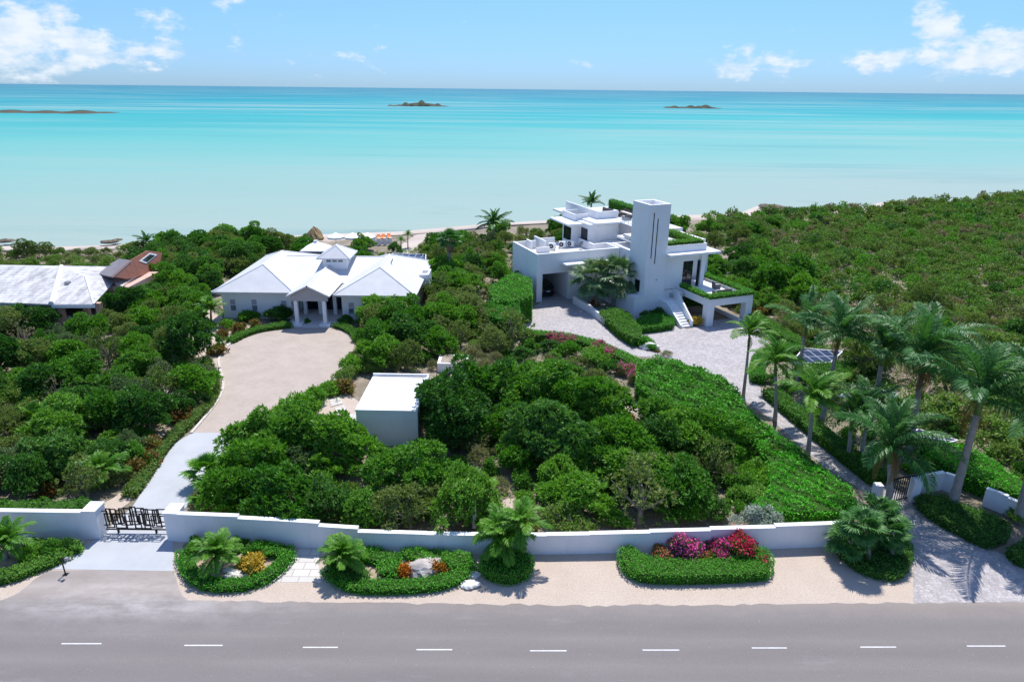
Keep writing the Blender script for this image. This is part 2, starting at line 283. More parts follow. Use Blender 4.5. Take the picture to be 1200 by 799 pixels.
    A['pink_fl'] = leaf_mat('pink_bract', [(0.500, 0.030, 0.160), (0.620, 0.060, 0.280), (0.700, 0.140, 0.360)], .25, tcol=(1.2, .9, 1.0))
    A['red_fl'] = leaf_mat('crimson_bract', [(0.500, 0.010, 0.060), (0.650, 0.020, 0.130), (0.600, 0.030, 0.030)], .25, tcol=(1.2, .9, 1.0))
    A['coral_fl'] = leaf_mat('coral_bract', [(0.550, 0.080, 0.060), (0.500, 0.120, 0.120), (0.300, 0.120, 0.050)], .2, tcol=(1.2, .9, 1.0))
build_mats()

# ------------------------------------------------------------------ mesh and object helpers
class MB:
    def __init__(s): s.v = []; s.f = []; s.m = []
    def add(s, vs, fs, mi=0):
        b = len(s.v); s.v += [tuple(map(float, x)) for x in vs]; s.f += [tuple(b+i for i in f) for f in fs]; s.m += [mi]*len(fs); return s
    def box(s, x0, x1, y0, y1, z0, z1, mi=0):
        vs = [(x0, y0, z0), (x1, y0, z0), (x1, y1, z0), (x0, y1, z0), (x0, y0, z1), (x1, y0, z1), (x1, y1, z1), (x0, y1, z1)]
        return s.add(vs, [(0, 3, 2, 1), (4, 5, 6, 7), (0, 1, 5, 4), (1, 2, 6, 5), (2, 3, 7, 6), (3, 0, 4, 7)], mi)
    def prism(s, poly, z0, z1, mi=0):
        a = sum(poly[i][0]*poly[(i+1) % len(poly)][1]-poly[(i+1) % len(poly)][0]*poly[i][1] for i in range(len(poly)))
        if a < 0: poly = poly[::-1]
        n = len(poly); zz0 = z0 if hasattr(z0, '__len__') else [z0]*n; zz1 = z1 if hasattr(z1, '__len__') else [z1]*n
        vs = [(p[0], p[1], zz0[i]) for i, p in enumerate(poly)]+[(p[0], p[1], zz1[i]) for i, p in enumerate(poly)]
        return s.add(vs, [tuple(range(n))[::-1], tuple(range(n, 2*n))]+[(i, (i+1) % n, n+(i+1) % n, n+i) for i in range(n)], mi)
    def tube(s, pts, rad, n=8, mi=0, cap=True):
        pts = [Vector(p) for p in pts]; rings = []
        for i, p in enumerate(pts):
            t = (pts[min(i+1, len(pts)-1)]-pts[max(i-1, 0)]).normalized()
            a = t.orthogonal().normalized() if abs(t.z) < .9 else Vector((1, 0, 0)); a = (a-t*a.dot(t)).normalized(); b = t.cross(a)
            r = rad[i] if hasattr(rad, '__len__') else rad
            rings.append([p+(a*math.cos(2*math.pi*k/n)+b*math.sin(2*math.pi*k/n))*r for k in range(n)])
        vs = [v for r_ in rings for v in r_]; fs = []
        for i in range(len(pts)-1):
            for k in range(n): fs.append((i*n+k, i*n+(k+1) % n, (i+1)*n+(k+1) % n, (i+1)*n+k))
        if cap: fs += [tuple(range(n))[::-1], tuple(range((len(pts)-1)*n, len(pts)*n))]
        return s.add(vs, fs, mi)
    def bar(s, a, b, w, mi=0): return s.tube([a, b], w, 4, mi)
    def slab(s, quad, th, mi=0):
        """a panel of thickness th under the (ordered) top polygon"""
        n = len(quad); q = [Vector(p) for p in quad]; nm = (q[1]-q[0]).cross(q[2]-q[0]).normalized()
        if nm.z < 0: q = q[::-1]; nm = -nm
        lo = [p-nm*th for p in q]
        return s.add(q+lo, [tuple(range(n)), tuple(range(n, 2*n))[::-1]]+[(i, n+i, n+(i+1) % n, (i+1) % n) for i in range(n)], mi)
    def build(s, name, mats, parent=None, smooth=False, bevel=0, **props):
        me = bpy.data.meshes.new(name); me.from_pydata(s.v, [], s.f)
        for m in (mats if isinstance(mats, (list, tuple)) else [mats]): me.materials.append(MAT[m] if isinstance(m, str) else m)
        me.polygons.foreach_set('material_index', s.m)
        if smooth: me.polygons.foreach_set('use_smooth', [True]*len(s.f))
        me.update(); o = bpy.data.objects.new(name, me); COL.objects.link(o)
        if parent is not None: o.parent = parent
        if bevel:
            b = o.modifiers.new('bevel', 'BEVEL'); b.width = bevel; b.segments = 2; b.limit_method = 'ANGLE'
        return tag(o, **props)
def tag(o, label=None, cat=None, group=None, kind=None):
    if label: o['label'] = label
    if cat: o['category'] = cat
    if group: o['group'] = group
    if kind: o['kind'] = kind
    return o
def empty(name, loc, rz=0, **props):
    o = bpy.data.objects.new(name, None); COL.objects.link(o); o.location = loc; o.rotation_euler = (0, 0, rz); o.empty_display_size = .3
    return tag(o, **props)
def copy_tree(o, parent=None):
    c = o.copy(); COL.objects.link(c)
    if parent is not None: c.parent = parent
    for ch in [x for x in o.children]: copy_tree(ch, c)
    return c
def quads_mesh(name, Q, mats, mi=None):
    """Q: (N,4,3) array of leaf quads"""
    Q = np.asarray(Q, np.float32); n = len(Q); me = bpy.data.meshes.new(name)
    me.vertices.add(n*4); me.vertices.foreach_set('co', Q.reshape(-1)); me.loops.add(n*4); me.loops.foreach_set('vertex_index', np.arange(n*4, dtype=np.int32))
    me.polygons.add(n); me.polygons.foreach_set('loop_start', np.arange(n, dtype=np.int32)*4)
    try: me.polygons.foreach_set('loop_total', np.full(n, 4, np.int32))
    except Exception: pass
    for m in mats: me.materials.append(MAT[m])
    if mi is not None: me.polygons.foreach_set('material_index', np.asarray(mi, np.int32))
    me.update(calc_edges=True); me.validate(); return me
def mesh_obj(name, me, parent=None, **props):
    o = bpy.data.objects.new(name, me); COL.objects.link(o)
    if parent is not None: o.parent = parent
    return tag(o, **props)
def unit(a): return a/np.maximum(np.linalg.norm(a, axis=-1, keepdims=True), 1e-6)
def leaves_at(rng, c, n, k, L, Wd, spread=.9, upb=.35, jit=.08):
    """k leaves round each of the points c with outward directions n"""
    N = len(c); c = np.repeat(c, k, 0); n = np.repeat(n, k, 0)
    d = unit(n+rng.normal(0, spread, (N*k, 3))+np.array([0, 0, .1])); l = L*rng.uniform(.6, 1.2, (N*k, 1)); w = Wd*rng.uniform(.7, 1.2, (N*k, 1))
    up = unit(n*.5+np.array([0, 0, upb])+rng.normal(0, .45, (N*k, 3)))
    s = unit(np.cross(d, up)); b = c+rng.normal(0, jit, (N*k, 3))
    return np.stack([b, b+d*l*.45+s*w*.5, b+d*l, b+d*l*.45-s*w*.5], 1)
def in_poly(p, poly):
    x, y = p; c = False; j = len(poly)-1
    for i in range(len(poly)):
        xi, yi = poly[i]; xj, yj = poly[j]
        if (yi > y) != (yj > y) and x < (xj-xi)*(y-yi)/(yj-yi)+xi: c = not c
        j = i
    return c
def in_poly_np(P, poly):
    x = P[:, 0]; y = P[:, 1]; c = np.zeros(len(P), bool); j = len(poly)-1
    for i in range(len(poly)):
        xi, yi = poly[i]; xj, yj = poly[j]
        c ^= ((yi > y) != (yj > y)) & (x < (xj-xi)*(y-yi)/((yj-yi) or 1e-9)+xi); j = i
    return c
def smooth_poly(pts, it=2, closed=True):
    for _ in range(it):
        q = []; n = len(pts)
        for i in range(n if closed else n-1):
            a = pts[i]; b = pts[(i+1) % n]
            q += [(a[0]*.75+b[0]*.25, a[1]*.75+b[1]*.25), (a[0]*.25+b[0]*.75, a[1]*.25+b[1]*.75)]
        if not closed: q = [pts[0]]+q+[pts[-1]]
        pts = q
    return pts
def sheet(name, poly, z, mat, **props):
    from mathutils.geometry import tessellate_polygon
    tris = tessellate_polygon([[Vector((p[0], p[1], 0)) for p in poly]])
    mb = MB(); fs = []
    for t in tris:
        a, b, c = [poly[i] for i in t]
        fs.append(t if (b[0]-a[0])*(c[1]-a[1])-(b[1]-a[1])*(c[0]-a[0]) > 0 else (t[0], t[2], t[1]))
    mb.add([(p[0], p[1], z) for p in poly], fs); return mb.build(name, mat, **props)

# ------------------------------------------------------------------ terrain, sea, roads
SEA_Z = -0.6
EX = []                                             # outlines nothing may be planted on
shore = [(-1500, 40), (-400, 85), (-200, 104)]+g2([(0, 287), (60, 289), (100, 288), (150, 285), (200, 282), (300, 277.5), (400, 273.5), (470, 271), (560, 263), (640, 258), (700, 256), (830, 251), (868, 250), (890, 241), (905, 244), (935, 250), (965, 249), (1000, 245), (1040, 236), (1075, 233), (1110, 236), (1150, 233), (1185, 226), (1215, 228)], -.3)+[(220, 214), (400, 260), (900, 420), (4000, 1200)]
dune = [(x, y-(6 if x < 0 else 7)+2.0*math.sin(x*.21)+1.5*math.sin(x*.07+1)) for x, y in shore]
def build_terrain():
    sheet('ground', [(-3000, -3000), (6000, -3000), (6000, 1187)]+dune[::-1]+[(-3000, 27)], 0.0, 'soil', kind='structure')
    mb = MB(); n = len(shore)
    rows = [[(x, y, 0.0) for x, y in dune], [(x, y-6, .12) for x, y in shore], [(x, y, -.45) for x, y in shore], [(x, y+4, -.9) for x, y in shore], [(x, y+60, -4) for x, y in shore]]
    vs = [p for r in rows for p in r]; fs = [(j*n+i, j*n+i+1, (j+1)*n+i+1, (j+1)*n+i) for j in range(4) for i in range(n-1)]
    mb.add(vs, fs).build('beach', 'sand', smooth=True, kind='structure')
    mb = MB(); xs = [-60000, -3000, -800, -300, 0, 300, 800, 3000, 60000]; ys = [20, 120, 300, 800, 3000, 90000]
    vs = [(x, y, SEA_Z) for y in ys for x in xs]; k = len(xs)
    mb.add(vs, [(j*k+i, j*k+i+1, (j+1)*k+i+1, (j+1)*k+i) for j in range(len(ys)-1) for i in range(k-1)]).build('sea', 'sea', kind='structure')
    # verge, road, aprons
    far = [(-400, 30.0), (-60, 29.4)]+g2([(-60, 703), (150, 703.5), (300, 704.5), (420, 706), (500, 707.5), (600, 708), (690, 709.5), (800, 708.5), (900, 708), (1070, 706), (1200, 705)])+[(34, 30.5), (60, 31.6), (400, 60)]
    vp = [(-60, 28.5)]+[(-60, 36), (-28, 36), (-20.5, 35.6), (-9, 34.9), (5, 34.8), (22, 36), (24, 33), (24.4, 29.0)]
    sheet('verge', vp, .006, 'gravel', kind='structure')
    jag = []
    rng = random.Random(3)
    for i in range(len(far)-1):                       # ragged broken edge of the asphalt
        a, b = far[i], far[i+1]; L = math.hypot(b[0]-a[0], b[1]-a[1]); k = int(min(60, L/.45)) if abs(a[0]) < 59 and abs(b[0]) < 59 else 1
        for j in range(max(1, k)): t = j/max(1, k); jag.append((a[0]+(b[0]-a[0])*t, a[1]+(b[1]-a[1])*t+(rng.uniform(-.09, .09) if k > 1 else 0)))
    jag.append(far[-1])
    near = [(400, 50), (60, 24.6), (30, 23.6), (0, 22.9), (-30, 22.9), (-60, 22.8), (-400, 22.8)]
    sheet('road', jag+near, .012, 'asphalt', kind='structure')
    ap = g2([(-4, 705), (10, 700), (21, 695), (30, 688), (40, 679), (50, 672.5), (60, 668.5), (100, 668.2), (130, 668.6), (165, 668), (203, 668.7), (206, 676), (209, 687), (213, 697), (222, 704.5), (120, 708)])
    sheet('apron', ap, .016, 'asphalt', kind='structure')
    dash = [(72, 119, 754), (216, 261, 756), (355, 396, 758.3), (488, 530, 761), (621, 664, 762.3), (753, 796, 761.5), (881, 922, 759), (1008, 1050, 758), (1133, 1178, 756.8), (-75, -25, 752), (1262, 1312, 755)]
    mb = MB()
    for x0, x1, y in dash:
        a = G(x0, y); b = G(x1, y); mb.add([(a[0], a[1]-.038, .017), (b[0], b[1]-.038, .017), (b[0], b[1]+.038, .017), (a[0], a[1]+.038, .017)], [(0, 1, 2, 3)])
    mb.build('road_marking', 'paint', kind='structure')
    # first drive: concrete by the gate, then pink-beige pavers to the portico
    conc = g2([(62, 667), (80, 653), (114, 631), (135, 612), (155, 594), (180, 556), (205, 519), (226, 507), (283, 507), (262, 540), (236, 575), (213, 600), (203, 632), (203.5, 669)])
    EX.append(conc)
    sheet('concrete_drive', conc, .020, 'concrete', kind='structure')
    L = smooth_poly(g2([(226, 508), (243, 488), (258, 469), (265, 452), (259, 432), (257, 420), (268, 404), (290, 391), (325, 383), (350, 381)]), 2, False)
    EX.append(L+g2([(390, 381), (408, 385), (416, 396), (414, 410), (404, 428), (395, 445), (345, 480), (310, 500), (283, 508)]))
    sheet('paved_drive', L+g2([(390, 381), (408, 385), (416, 396), (414, 410), (404, 428), (400, 452), (360, 482), (322, 496), (283, 508)]), .012, 'pavers', kind='structure')
    kb = MB(); prev = None
    for i in range(len(L)-1):
        a = Vector((*L[i], 0)); b = Vector((*L[i+1], 0)); d = (b-a).normalized(); nn = Vector((-d.y, d.x, 0))*.22
        kb.prism([tuple((a-nn*0)[:2]), tuple(b[:2]), tuple((b+nn)[:2]), tuple((a+nn)[:2])], .0, .12)
    kb.build('drive_kerb', 'kerb', kind='structure')
    # second drive and court
    d2 = g2([(1070, 706.5), (1200, 706), (1330, 708), (1330, 690), (1240, 670), (1195, 656), (1150, 640), (1110, 618), (1078, 596), (1062, 582), (1040, 565), (1000, 540), (950, 500), (912, 473), (884, 448),
             (880, 428), (886, 410), (906, 397), (895, 384), (880, 371), (830, 376), (806, 386), (780, 378), (760, 372), (700, 350), (672, 345), (670, 333), (640, 332), (632, 356), (612, 366), (605, 373), (608, 384), (630, 388),
             (660, 392), (700, 404), (740, 417), (790, 420), (830, 445), (868, 466), (905, 492), (935, 520), (965, 546), (1000, 568), (1030, 590), (1060, 612), (1070, 640)])
    EX.append(d2)
    sheet('cobbled_drive', d2, .010, 'cobble', kind='structure')
    path = g2([(317, 682), (330, 668), (345, 655), (352, 641), (375, 641), (373, 660), (377, 682)])
    sheet('stone_path', path, .013, 'flag', kind='structure')
    # rough stone edging between the first drive and the thicket
    
    e0 = g2([(128, 604), (150, 590), (168, 570), (190, 540), (206, 517)])
    w0 = g2([(106, 596), (130, 585), (156, 566), (182, 538), (200, 518)])
    sheet('stony_shoulder', e0+w0[::-1], .008, 'gravel', kind='structure')
    # garden sand patches and the sea-side paths
    sheet('garden_sand', g2([(372, 455), (395, 452), (420, 470), (420, 530), (400, 545), (385, 500), (372, 480)]), .009, 'gravel', kind='structure')
    ss = MB()
    for q in ([(376, 457), (386, 455), (388, 463), (377, 466)], [(386, 469), (398, 466), (402, 473), (388, 477)], [(392, 479), (403, 475), (408, 482), (396, 487)], [(400, 488), (419, 484), (420, 491), (404, 494)], [(372, 470), (382, 468), (383, 475), (374, 477)], [(404, 497), (412, 496), (413, 501), (405, 502)]): ss.prism(g2(q), 0, .07)
    ss.build('stone_steps', 'flag', kind='structure')
    sheet('beach_path', g2([(456, 300), (470, 287), (486, 276), (496, 272), (506, 272), (498, 280), (486, 292), (478, 300)]), .011, 'sand', kind='structure')
    sheet('front_yard', g2([(-60, 392), (105, 386), (115, 378), (60, 372), (-60, 372)]), .007, 'gravel', kind='structure')
    sheet('garden_soil', g2([(215, 392), (228, 366), (255, 352), (262, 377), (300, 384), (268, 404), (256, 420), (262, 440), (238, 440), (228, 410)]), .007, 'gravel', kind='structure')
build_terrain()
def islet(cx, y, x0, x1, hpx, seed, label):
    d0 = G(x0, y, SEA_Z); d1 = G(x1, y, SEA_Z); Lx = d1[0]-d0[0]; Y = (d0[1]+d1[1])/2; hgt = hpx*Y/FOC*.8
    rng = np.random.default_rng(seed); nx, ny = 60, 16; vs = []; fs = []
    ph = rng.uniform(0, 6, 6)
    for j in range(ny+1):
        for i in range(nx+1):
            u = i/nx; v = j/ny; e = max(0, 1-(2*u-1)**2)**.5*max(0, 1-(2*v-1)**2)**.6
            nz = .5+.2*math.sin(u*9+ph[0])+.22*math.sin(u*23+ph[1]+v*4)+.15*math.sin(u*47+ph[2])
            vs.append((d0[0]+Lx*u, Y+(v-.5)*Lx*.45+d0[1]*0, SEA_Z-.8+e*(hgt*max(.25, nz)+.8)))
    for j in range(ny):
        for i in range(nx): fs.append((j*(nx+1)+i, j*(nx+1)+i+1, (j+1)*(nx+1)+i+1, (j+1)*(nx+1)+i))
    m = MAT.get('islet')
    if not m:
        m, nt, p = new_mat('islet_rock_scrub'); v = pos(nt)
        sp = node(nt, 'ShaderNodeSeparateXYZ'); link(nt, v, sp.inputs[0])
        up = math_n(nt, 'ADD', math_n(nt, 'MULTIPLY', sp.outputs[2], .13), math_n(nt, 'MULTIPLY', noise(nt, v, .12, 6), .8))
        link(nt, ramp(nt, up, [(.25, (.10, .08, .055)), (.5, (.06, .055, .035)), (.75, (.035, .05, .022))]), p.inputs['Base Color']); p.inputs['Roughness'].default_value = .95
        bump(nt, p, noise(nt, v, .4, 6), 1, 1.5); MAT['islet'] = m
    MB().add(vs, fs).build('islet', 'islet', smooth=False, label=label, kind='structure')
islet(490, 124.5, 452, 528, 7.5, 1, 'rocky islet out at sea in the middle of the bay')
islet(810, 127, 780, 842, 5.0, 2, 'low rocky islet out at sea to the right')
islet(60, 132, -40, 148, 4.0, 3, 'long low rocky point reaching in from the left')

# ------------------------------------------------------------------ boundary walls and gates
def wall_run(name, pts, hs, th, label, capm='white_smooth', group=None):
    """a rendered wall along pts, stepping in height; one body mesh and one cap child"""
    body = MB(); cap = MB()
    for i in range(len(pts)-1):
        a = Vector((*pts[i], 0)); b = Vector((*pts[i+1], 0)); d = (b-a).normalized(); nn = Vector((-d.y, d.x, 0))*th; h = hs[i]
        q = [a, b, b+nn, a+nn]
        body.prism([(p.x, p.y) for p in q], -.1, h)
        e = nn.normalized()*.03; q2 = [a-e, b-e, b+nn+e, a+nn+e]
        cap.prism([(p.x, p.y) for p in q2], h+.002, h+.06)
    o = body.build(name, 'wall_white', label=label, cat='wall', group=group)
    cap.build('coping', capm, o); return o
wl = [tuple(G(x, y)[:2]) for x, y in [(-90, 629), (104, 631.5)]]
wall_run('boundary_wall', wl, [1.86], .3, 'white rendered wall left of the black driveway gate')
px = [(207, 634.5), (283, 637.5), (330, 640), (376, 643), (421, 646), (500, 648.3), (560, 649.3), (640, 649.5), (690, 648.7), (760, 647), (830, 645.2), (905, 643), (985, 640)]
wr = [tuple(G(x, y)[:2]) for x, y in px]
wall_run('boundary_wall', wr, [1.92, 1.78, 1.78, 1.56, 1.32, 1.30, 1.28, 1.31, 1.34, 1.40, 1.48, 1.58], .28, 'long white rendered wall stepping down from the gate pillar along the verge')
def gate_pillar(x0, x1, y, label):
    a = G(x0, y); b = G(x1, y); o = MB().box(a[0], b[0], a[1], a[1]+1.0, -.1, 1.94).build('gate_pillar', 'wall_white', bevel=.02, label=label, cat='gate pillar', group='pillars of the black driveway gate')
    MB().box(a[0]-.04, b[0]+.04, a[1]-.04, a[1]+1.04, 1.943, 2.02).build('cap', 'white_smooth', o, bevel=.01)
gate_pillar(103, 118.5, 631.5, 'square white pillar at the left end of the black geometric gate')
gate_pillar(197, 213, 634, 'square white pillar at the right end of the black geometric gate')
def geometric_gate():
    a = G(119, 628); b = G(197, 628); x0, x1, y = a[0]+.1, b[0]-.05, a[1]+.35
    root = empty('driveway_gate', ((x0+x1)/2, y, 0), 0, label='black metal driveway gate of overlapping open rectangles between white pillars', cat='gate')
    rng = random.Random(11); Wd = x1-x0; mb = MB()
    def rect(u0, u1, z0, z1, dy):
        u0 -= Wd/2; u1 -= Wd/2; w = .032
        mb.box(u0-w, u1+w, dy-.02, dy+.02, z0-w, z0+w); mb.box(u0-w, u1+w, dy-.02, dy+.02, z1-w, z1+w)
        mb.box(u0-w, u0+w, dy-.021, dy+.021, z0-w, z1+w); mb.box(u1-w, u1+w, dy-.021, dy+.021, z0-w, z1+w)
    k = 0
    R_ = [(.0, .42, .62, 1.62), (.18, .72, .42, 1.40), (.30, .62, .85, 1.72), (.55, 1.15, .60, 1.30), (.62, 1.02, .95, 1.75), (.85, 1.55, .38, 1.20), (1.0, 1.42, .70, 1.62), (1.2, 1.95, .55, 1.72), (1.45, 2.05, .90, 1.45),
          (1.62, 2.2, .34, 1.82), (1.85, 2.5, .62, 1.25), (2.0, 2.35, .80, 1.85), (2.25, 2.9, .40, 1.60), (2.45, 3.0, .75, 1.82), (2.6, 3.25, .34, 1.35), (2.75, 3.2, .58, 1.70), (3.0, 3.6, .60, 1.45), (3.12, 3.75, .95, 1.72), (3.4, 4.05, .40, 1.25), (3.55, 3.95, .70, 1.62), (3.75, 4.4, .58, 1.30), (3.9, 4.5, .85, 1.75)]
    s = Wd/4.5
    for q in R_: rect(q[0]*s, q[1]*s, q[2], q[3], (k % 4)*.042-.063); k += 1
    mb.build('lattice', 'dark_metal', root)
    r = MB(); r.box(-Wd/2, Wd/2, -.03, .03, .24, .31); r.build('bottom_rail', 'dark_metal', root)
    r = MB(); r.box(-Wd/2, Wd/2, .088, .12, 1.30, 1.36); r.build('top_rail', 'dark_metal', root)
    for u in (-Wd*.30, Wd*.30):
        w = MB(); w.box(u-.05, u+.05, -.05, .05, .02, .24); w.build('guide_roller', 'dark_metal', root)
geometric_gate()
def intercom():
    b = G(77, 673); root = empty('intercom_post', (b[0], b[1], 0), 0, label='thin dark gooseneck keypad post standing beside the first drive', cat='keypad post')
    MB().box(-.14, .14, -.14, .14, 0, .02).build('base_plate', 'dark_metal', root)
    MB().tube([(0, 0, .02), (-.02, 0, .75), (-.03, 0, .98), (.02, 0, 1.08), (.22, 0, 1.10)], .038, 8).build('gooseneck', 'dark_metal', root)
    MB().box(.20, .36, -.10, .08, 1.0, 1.17).build('keypad', 'grey_metal', root, bevel=.01)
intercom()
def dark_gate():
    a = G(1040, 590); b = G(1070, 583); c = (a+b)/2; ang = math.atan2(b[1]-a[1], b[0]-a[0]); L = 2.9
    root = empty('entrance_gate', (c[0], c[1], 0), ang, label='dark vertical-slat gate across the cobbled drive under the palms', cat='gate')
    mb = MB()
    for i in range(15): u = -L/2+i*L/14; mb.box(u-.025, u+.025, -.02, .02, .12, 1.9)
    mb.build('slats', 'dark_frame', root)
    MB().box(-L/2, L/2, -.035, .035, 1.82, 1.95).build('top_rail', 'dark_frame', root); MB().box(-L/2, L/2, -.035, .035, .08, .18).build('bottom_rail', 'dark_frame', root)
dark_gate()
def post(x, y, w, h, label):
    b = G(x, y); MB().box(b[0]-w/2, b[0]+w/2, b[1], b[1]+w, -.05, h).build('gate_pillar', 'wall_white', bevel=.02, label=label, cat='gate pillar')
post(1071, 589, .55, 1.7, 'white pillar right of the dark slat gate')
post(1027, 592, .5, 1.5, 'white pillar half hidden left of the dark slat gate')
wall_run('garden_wall', [tuple(G(x, y)[:2]) for x, y in [(1072, 583), (1085, 577), (1103, 574), (1120, 580)]], [1.4, 1.35, 1.3], .25, 'low curved white wall behind the leaning palm trunk right of the dark gate')
wall_run('garden_wall', [tuple(G(x, y)[:2]) for x, y in [(1150, 592), (1175, 602), (1197, 612)]], [1.3, 1.2], .25, 'short white wall at the right edge behind the clipped hedge')
wall_run('retaining_wall', [tuple(G(x, y)[:2]) for x, y in [(671, 356), (690, 367), (703, 377), (720, 390), (734, 400)]], [.95, .85, .75, .55], .3, 'low curved white retaining wall along the court below the fan palms')
p0 = G(556, 618); MB().box(p0[0]-.12, p0[0]+.12, p0[1]-.12, p0[1]+.12, 0, 2.3).build('utility_post', 'white_smooth', bevel=.02, label='slim white post just behind the long wall beside the front palm', cat='post')

# ------------------------------------------------------------------ white hip-roofed house
def hip_roof(mb, x0, x1, y0, y1, ze, zr, ya, yb, th=.18):
    """ridge along Y at mid x from ya to yb"""
    xm = (x0+x1)/2; A = (x0, y0, ze); B = (x1, y0, ze); C_ = (x1, y1, ze); D = (x0, y1, ze); P = (xm, ya, zr); Q = (xm, yb, zr)
    vs = [A, B, C_, D, P, Q]+[(v[0], v[1], v[2]-th) for v in (A, B, C_, D)]
    mb.add(vs, [(0, 1, 4), (1, 2, 5, 4), (2, 3, 5), (3, 0, 4, 5), (0, 6, 7, 1), (1, 7, 8, 2), (2, 8, 9, 3), (3, 9, 6, 0), (6, 9, 8, 7)])
    return [(A, P), (B, P), (C_, Q), (D, Q), (P, Q)]
def hip_caps(lines, parent, name='ridge_cap', mat='white_smooth', r=.09):
    mb = MB()
    for a, b in lines: mb.tube([a, b], r, 6)
    return mb.build(name, mat, parent)
def window(parent, x, y, z0, z1, w, ny=-1, mullion=True):
    """sash window in a wall facing -Y (at y): frame + pane"""
    f = MB(); t = .07
    f.box(x-w/2-t, x+w/2+t, y-.06, y+.02, z0-t-.03, z0); f.box(x-w/2-t, x+w/2+t, y-.05, y+.02, z1, z1+t)
    f.box(x-w/2-t, x-w/2, y-.05, y+.02, z0, z1); f.box(x+w/2, x+w/2+t, y-.05, y+.02, z0, z1)
    if mullion: f.box(x-w/2, x+w/2, y-.04, y+.01, (z0+z1)/2-.03, (z0+z1)/2+.03)
    o = f.build('window', 'white_smooth', parent)
    p = MB(); p.box(x-w/2, x+w/2, y-.018, y+.01, z0, (z0+z1)/2 if mullion else z1, 0)
    if mullion: p.box(x-w/2, x+w/2, y-.028, y+.01, (z0+z1)/2, z1, 1)
    p.build('pane', ['pane', 'grey_fabric'], o)
def white_house():
    root = empty('white_house', (-23, 76, 0), 0, label='single-storey white house with white hip roofs, small cupola and columned porch', cat='house')
    root.location = (0, 0, 0)
    w = MB(); w.box(-34.4, -26.2, 77.4, 94, -.1, 3.35); w.box(-20.1, -11.9, 76.9, 92, -.1, 3.35); w.box(-26.3, -20.0, 80.6, 93, -.1, 3.5)
    w.build('wall', 'white', root)
    r = MB(); l1 = hip_roof(r, -35.15, -25.5, 76.6, 95, 3.45, 5.75, 80.9, 88.2); o = r.build('roof', 'roof', root); hip_caps(l1, o)
    r = MB(); l2 = hip_roof(r, -20.85, -11.15, 75.9, 93, 3.42, 5.72, 80.2, 87.0); o = r.build('roof', 'roof', root); hip_caps(l2, o)
    v = MB(); v.tube([(-15.3, 83.5, 5.3), (-15.0, 83.5, 5.95)], .07, 8); v.build('vent_pipe', 'grey_metal', o)
    # centre roof between the wings: ridge along X
    r = MB(); y0, y1, zr = 80.4, 94.2, 5.35; A, B, C_, D = (-29.5, y0, 3.6), (-16.5, y0, 3.6), (-16.5, y1, 3.6), (-29.5, y1, 3.6); P, Q = (-29.5, 87.2, zr), (-16.5, 87.2, zr)
    r.add([A, B, C_, D, P, Q], [(0, 1, 5, 4), (2, 3, 4, 5), (0, 4, 3), (1, 2, 5), (0, 3, 2, 1)]); o = r.build('roof', 'roof', root); hip_caps([(P, Q)], o)
    # porch: gable roof, columns, lintel, step
    r = MB(); e0, e1, xm, ze, zr, y0, y1 = -25.75, -20.75, -23.25, 3.72, 4.95, 74.3, 84.5
    for sx, ex in ((-1, e0), (1, e1)):
        r.slab([(ex, y0, ze), (xm, y0, zr), (xm, y1, zr), (ex, y1, ze)], .16)
    o = r.build('porch_roof', 'roof', root); hip_caps([((xm, y0, zr), (xm, y1, zr))], o)
    g = MB(); g.prism([(-25.35, 74.75), (-21.15, 74.75), (-21.15, 75.05), (-25.35, 75.05)], 3.02, 3.58)
    g.add([(-25.35, 74.75, 3.58), (-21.15, 74.75, 3.58), (-23.25, 74.75, 4.7), (-25.35, 75.05, 3.58), (-21.15, 75.05, 3.58), (-23.25, 75.05, 4.7)], [(0, 1, 2), (3, 5, 4), (0, 2, 5, 3), (1, 4, 5, 2)])
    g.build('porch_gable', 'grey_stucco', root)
    for x in (-24.85, -21.62):
        c = MB(); c.box(x-.21, x+.21, 74.72, 75.14, .35, 3.018); k = c.build('column', 'white_smooth', root, bevel=.015)
        MB().box(x-.62, x+.62, 74.3, 75.55, 0, .35).build('plinth', 'white', k, bevel=.02)
    s = MB(); s.box(-24.2, -22.27, 74.1, 80.6, 0, .17); s.box(-26.1, -20.2, 75.6, 80.6, 0, .22); s.build('porch_floor', 'deck', root)
    for x in (-25.0, -23.2, -21.4):
        c = MB(); c.box(x-.2, x+.2, 78.6, 79.0, .2, 3.5); c.build('column', 'white_smooth', root)
    d = MB(); d.box(-25.9, -20.4, 80.52, 80.58, .2, 2.7); d.build('glazed_door', 'glass', root)
    # windows
    for x, z0, z1, wd in ((-33.15, .95, 2.35, .62), (-30.6, .95, 2.35, .62), (-27.1, .85, 2.25, .62)): window(root, x, 77.4, z0, z1, wd)
    for x, z0, z1, wd in ((-19.0, .88, 2.25, .62), (-15.45, .8, 2.2, .68)): window(root, x, 76.9, z0, z1, wd)
    # right wall with plant recess and chimney
    MB().box(-11.9, -11.85, 77.2, 90, -.1, 3.3).build('side_wall', 'beige', root)  # beige skin: the darker tone of grazing sun put into the wall colour
    c = MB(); c.box(-11.8, -10.6, 83.6, 86.6, 2.2, 3.95); k = c.build('chimney_box', 'white', root, bevel=.02); MB().box(-11.55, -10.85, 84.4, 85.6, 3.95, 4.02).build('vent_cap', 'grey_metal', k)
    # cupola
    c = MB(); c.box(-23.9, -20.9, 83.9, 86.9, 4.0, 5.95); cu = c.build('cupola', 'white', root)
    rr = MB(); ll = hip_roof(rr, -24.5, -20.3, 83.2, 87.6, 5.98, 7.25, 85.1, 85.7, .14); q = rr.build('roof', 'roof', cu)
    cap = MB()
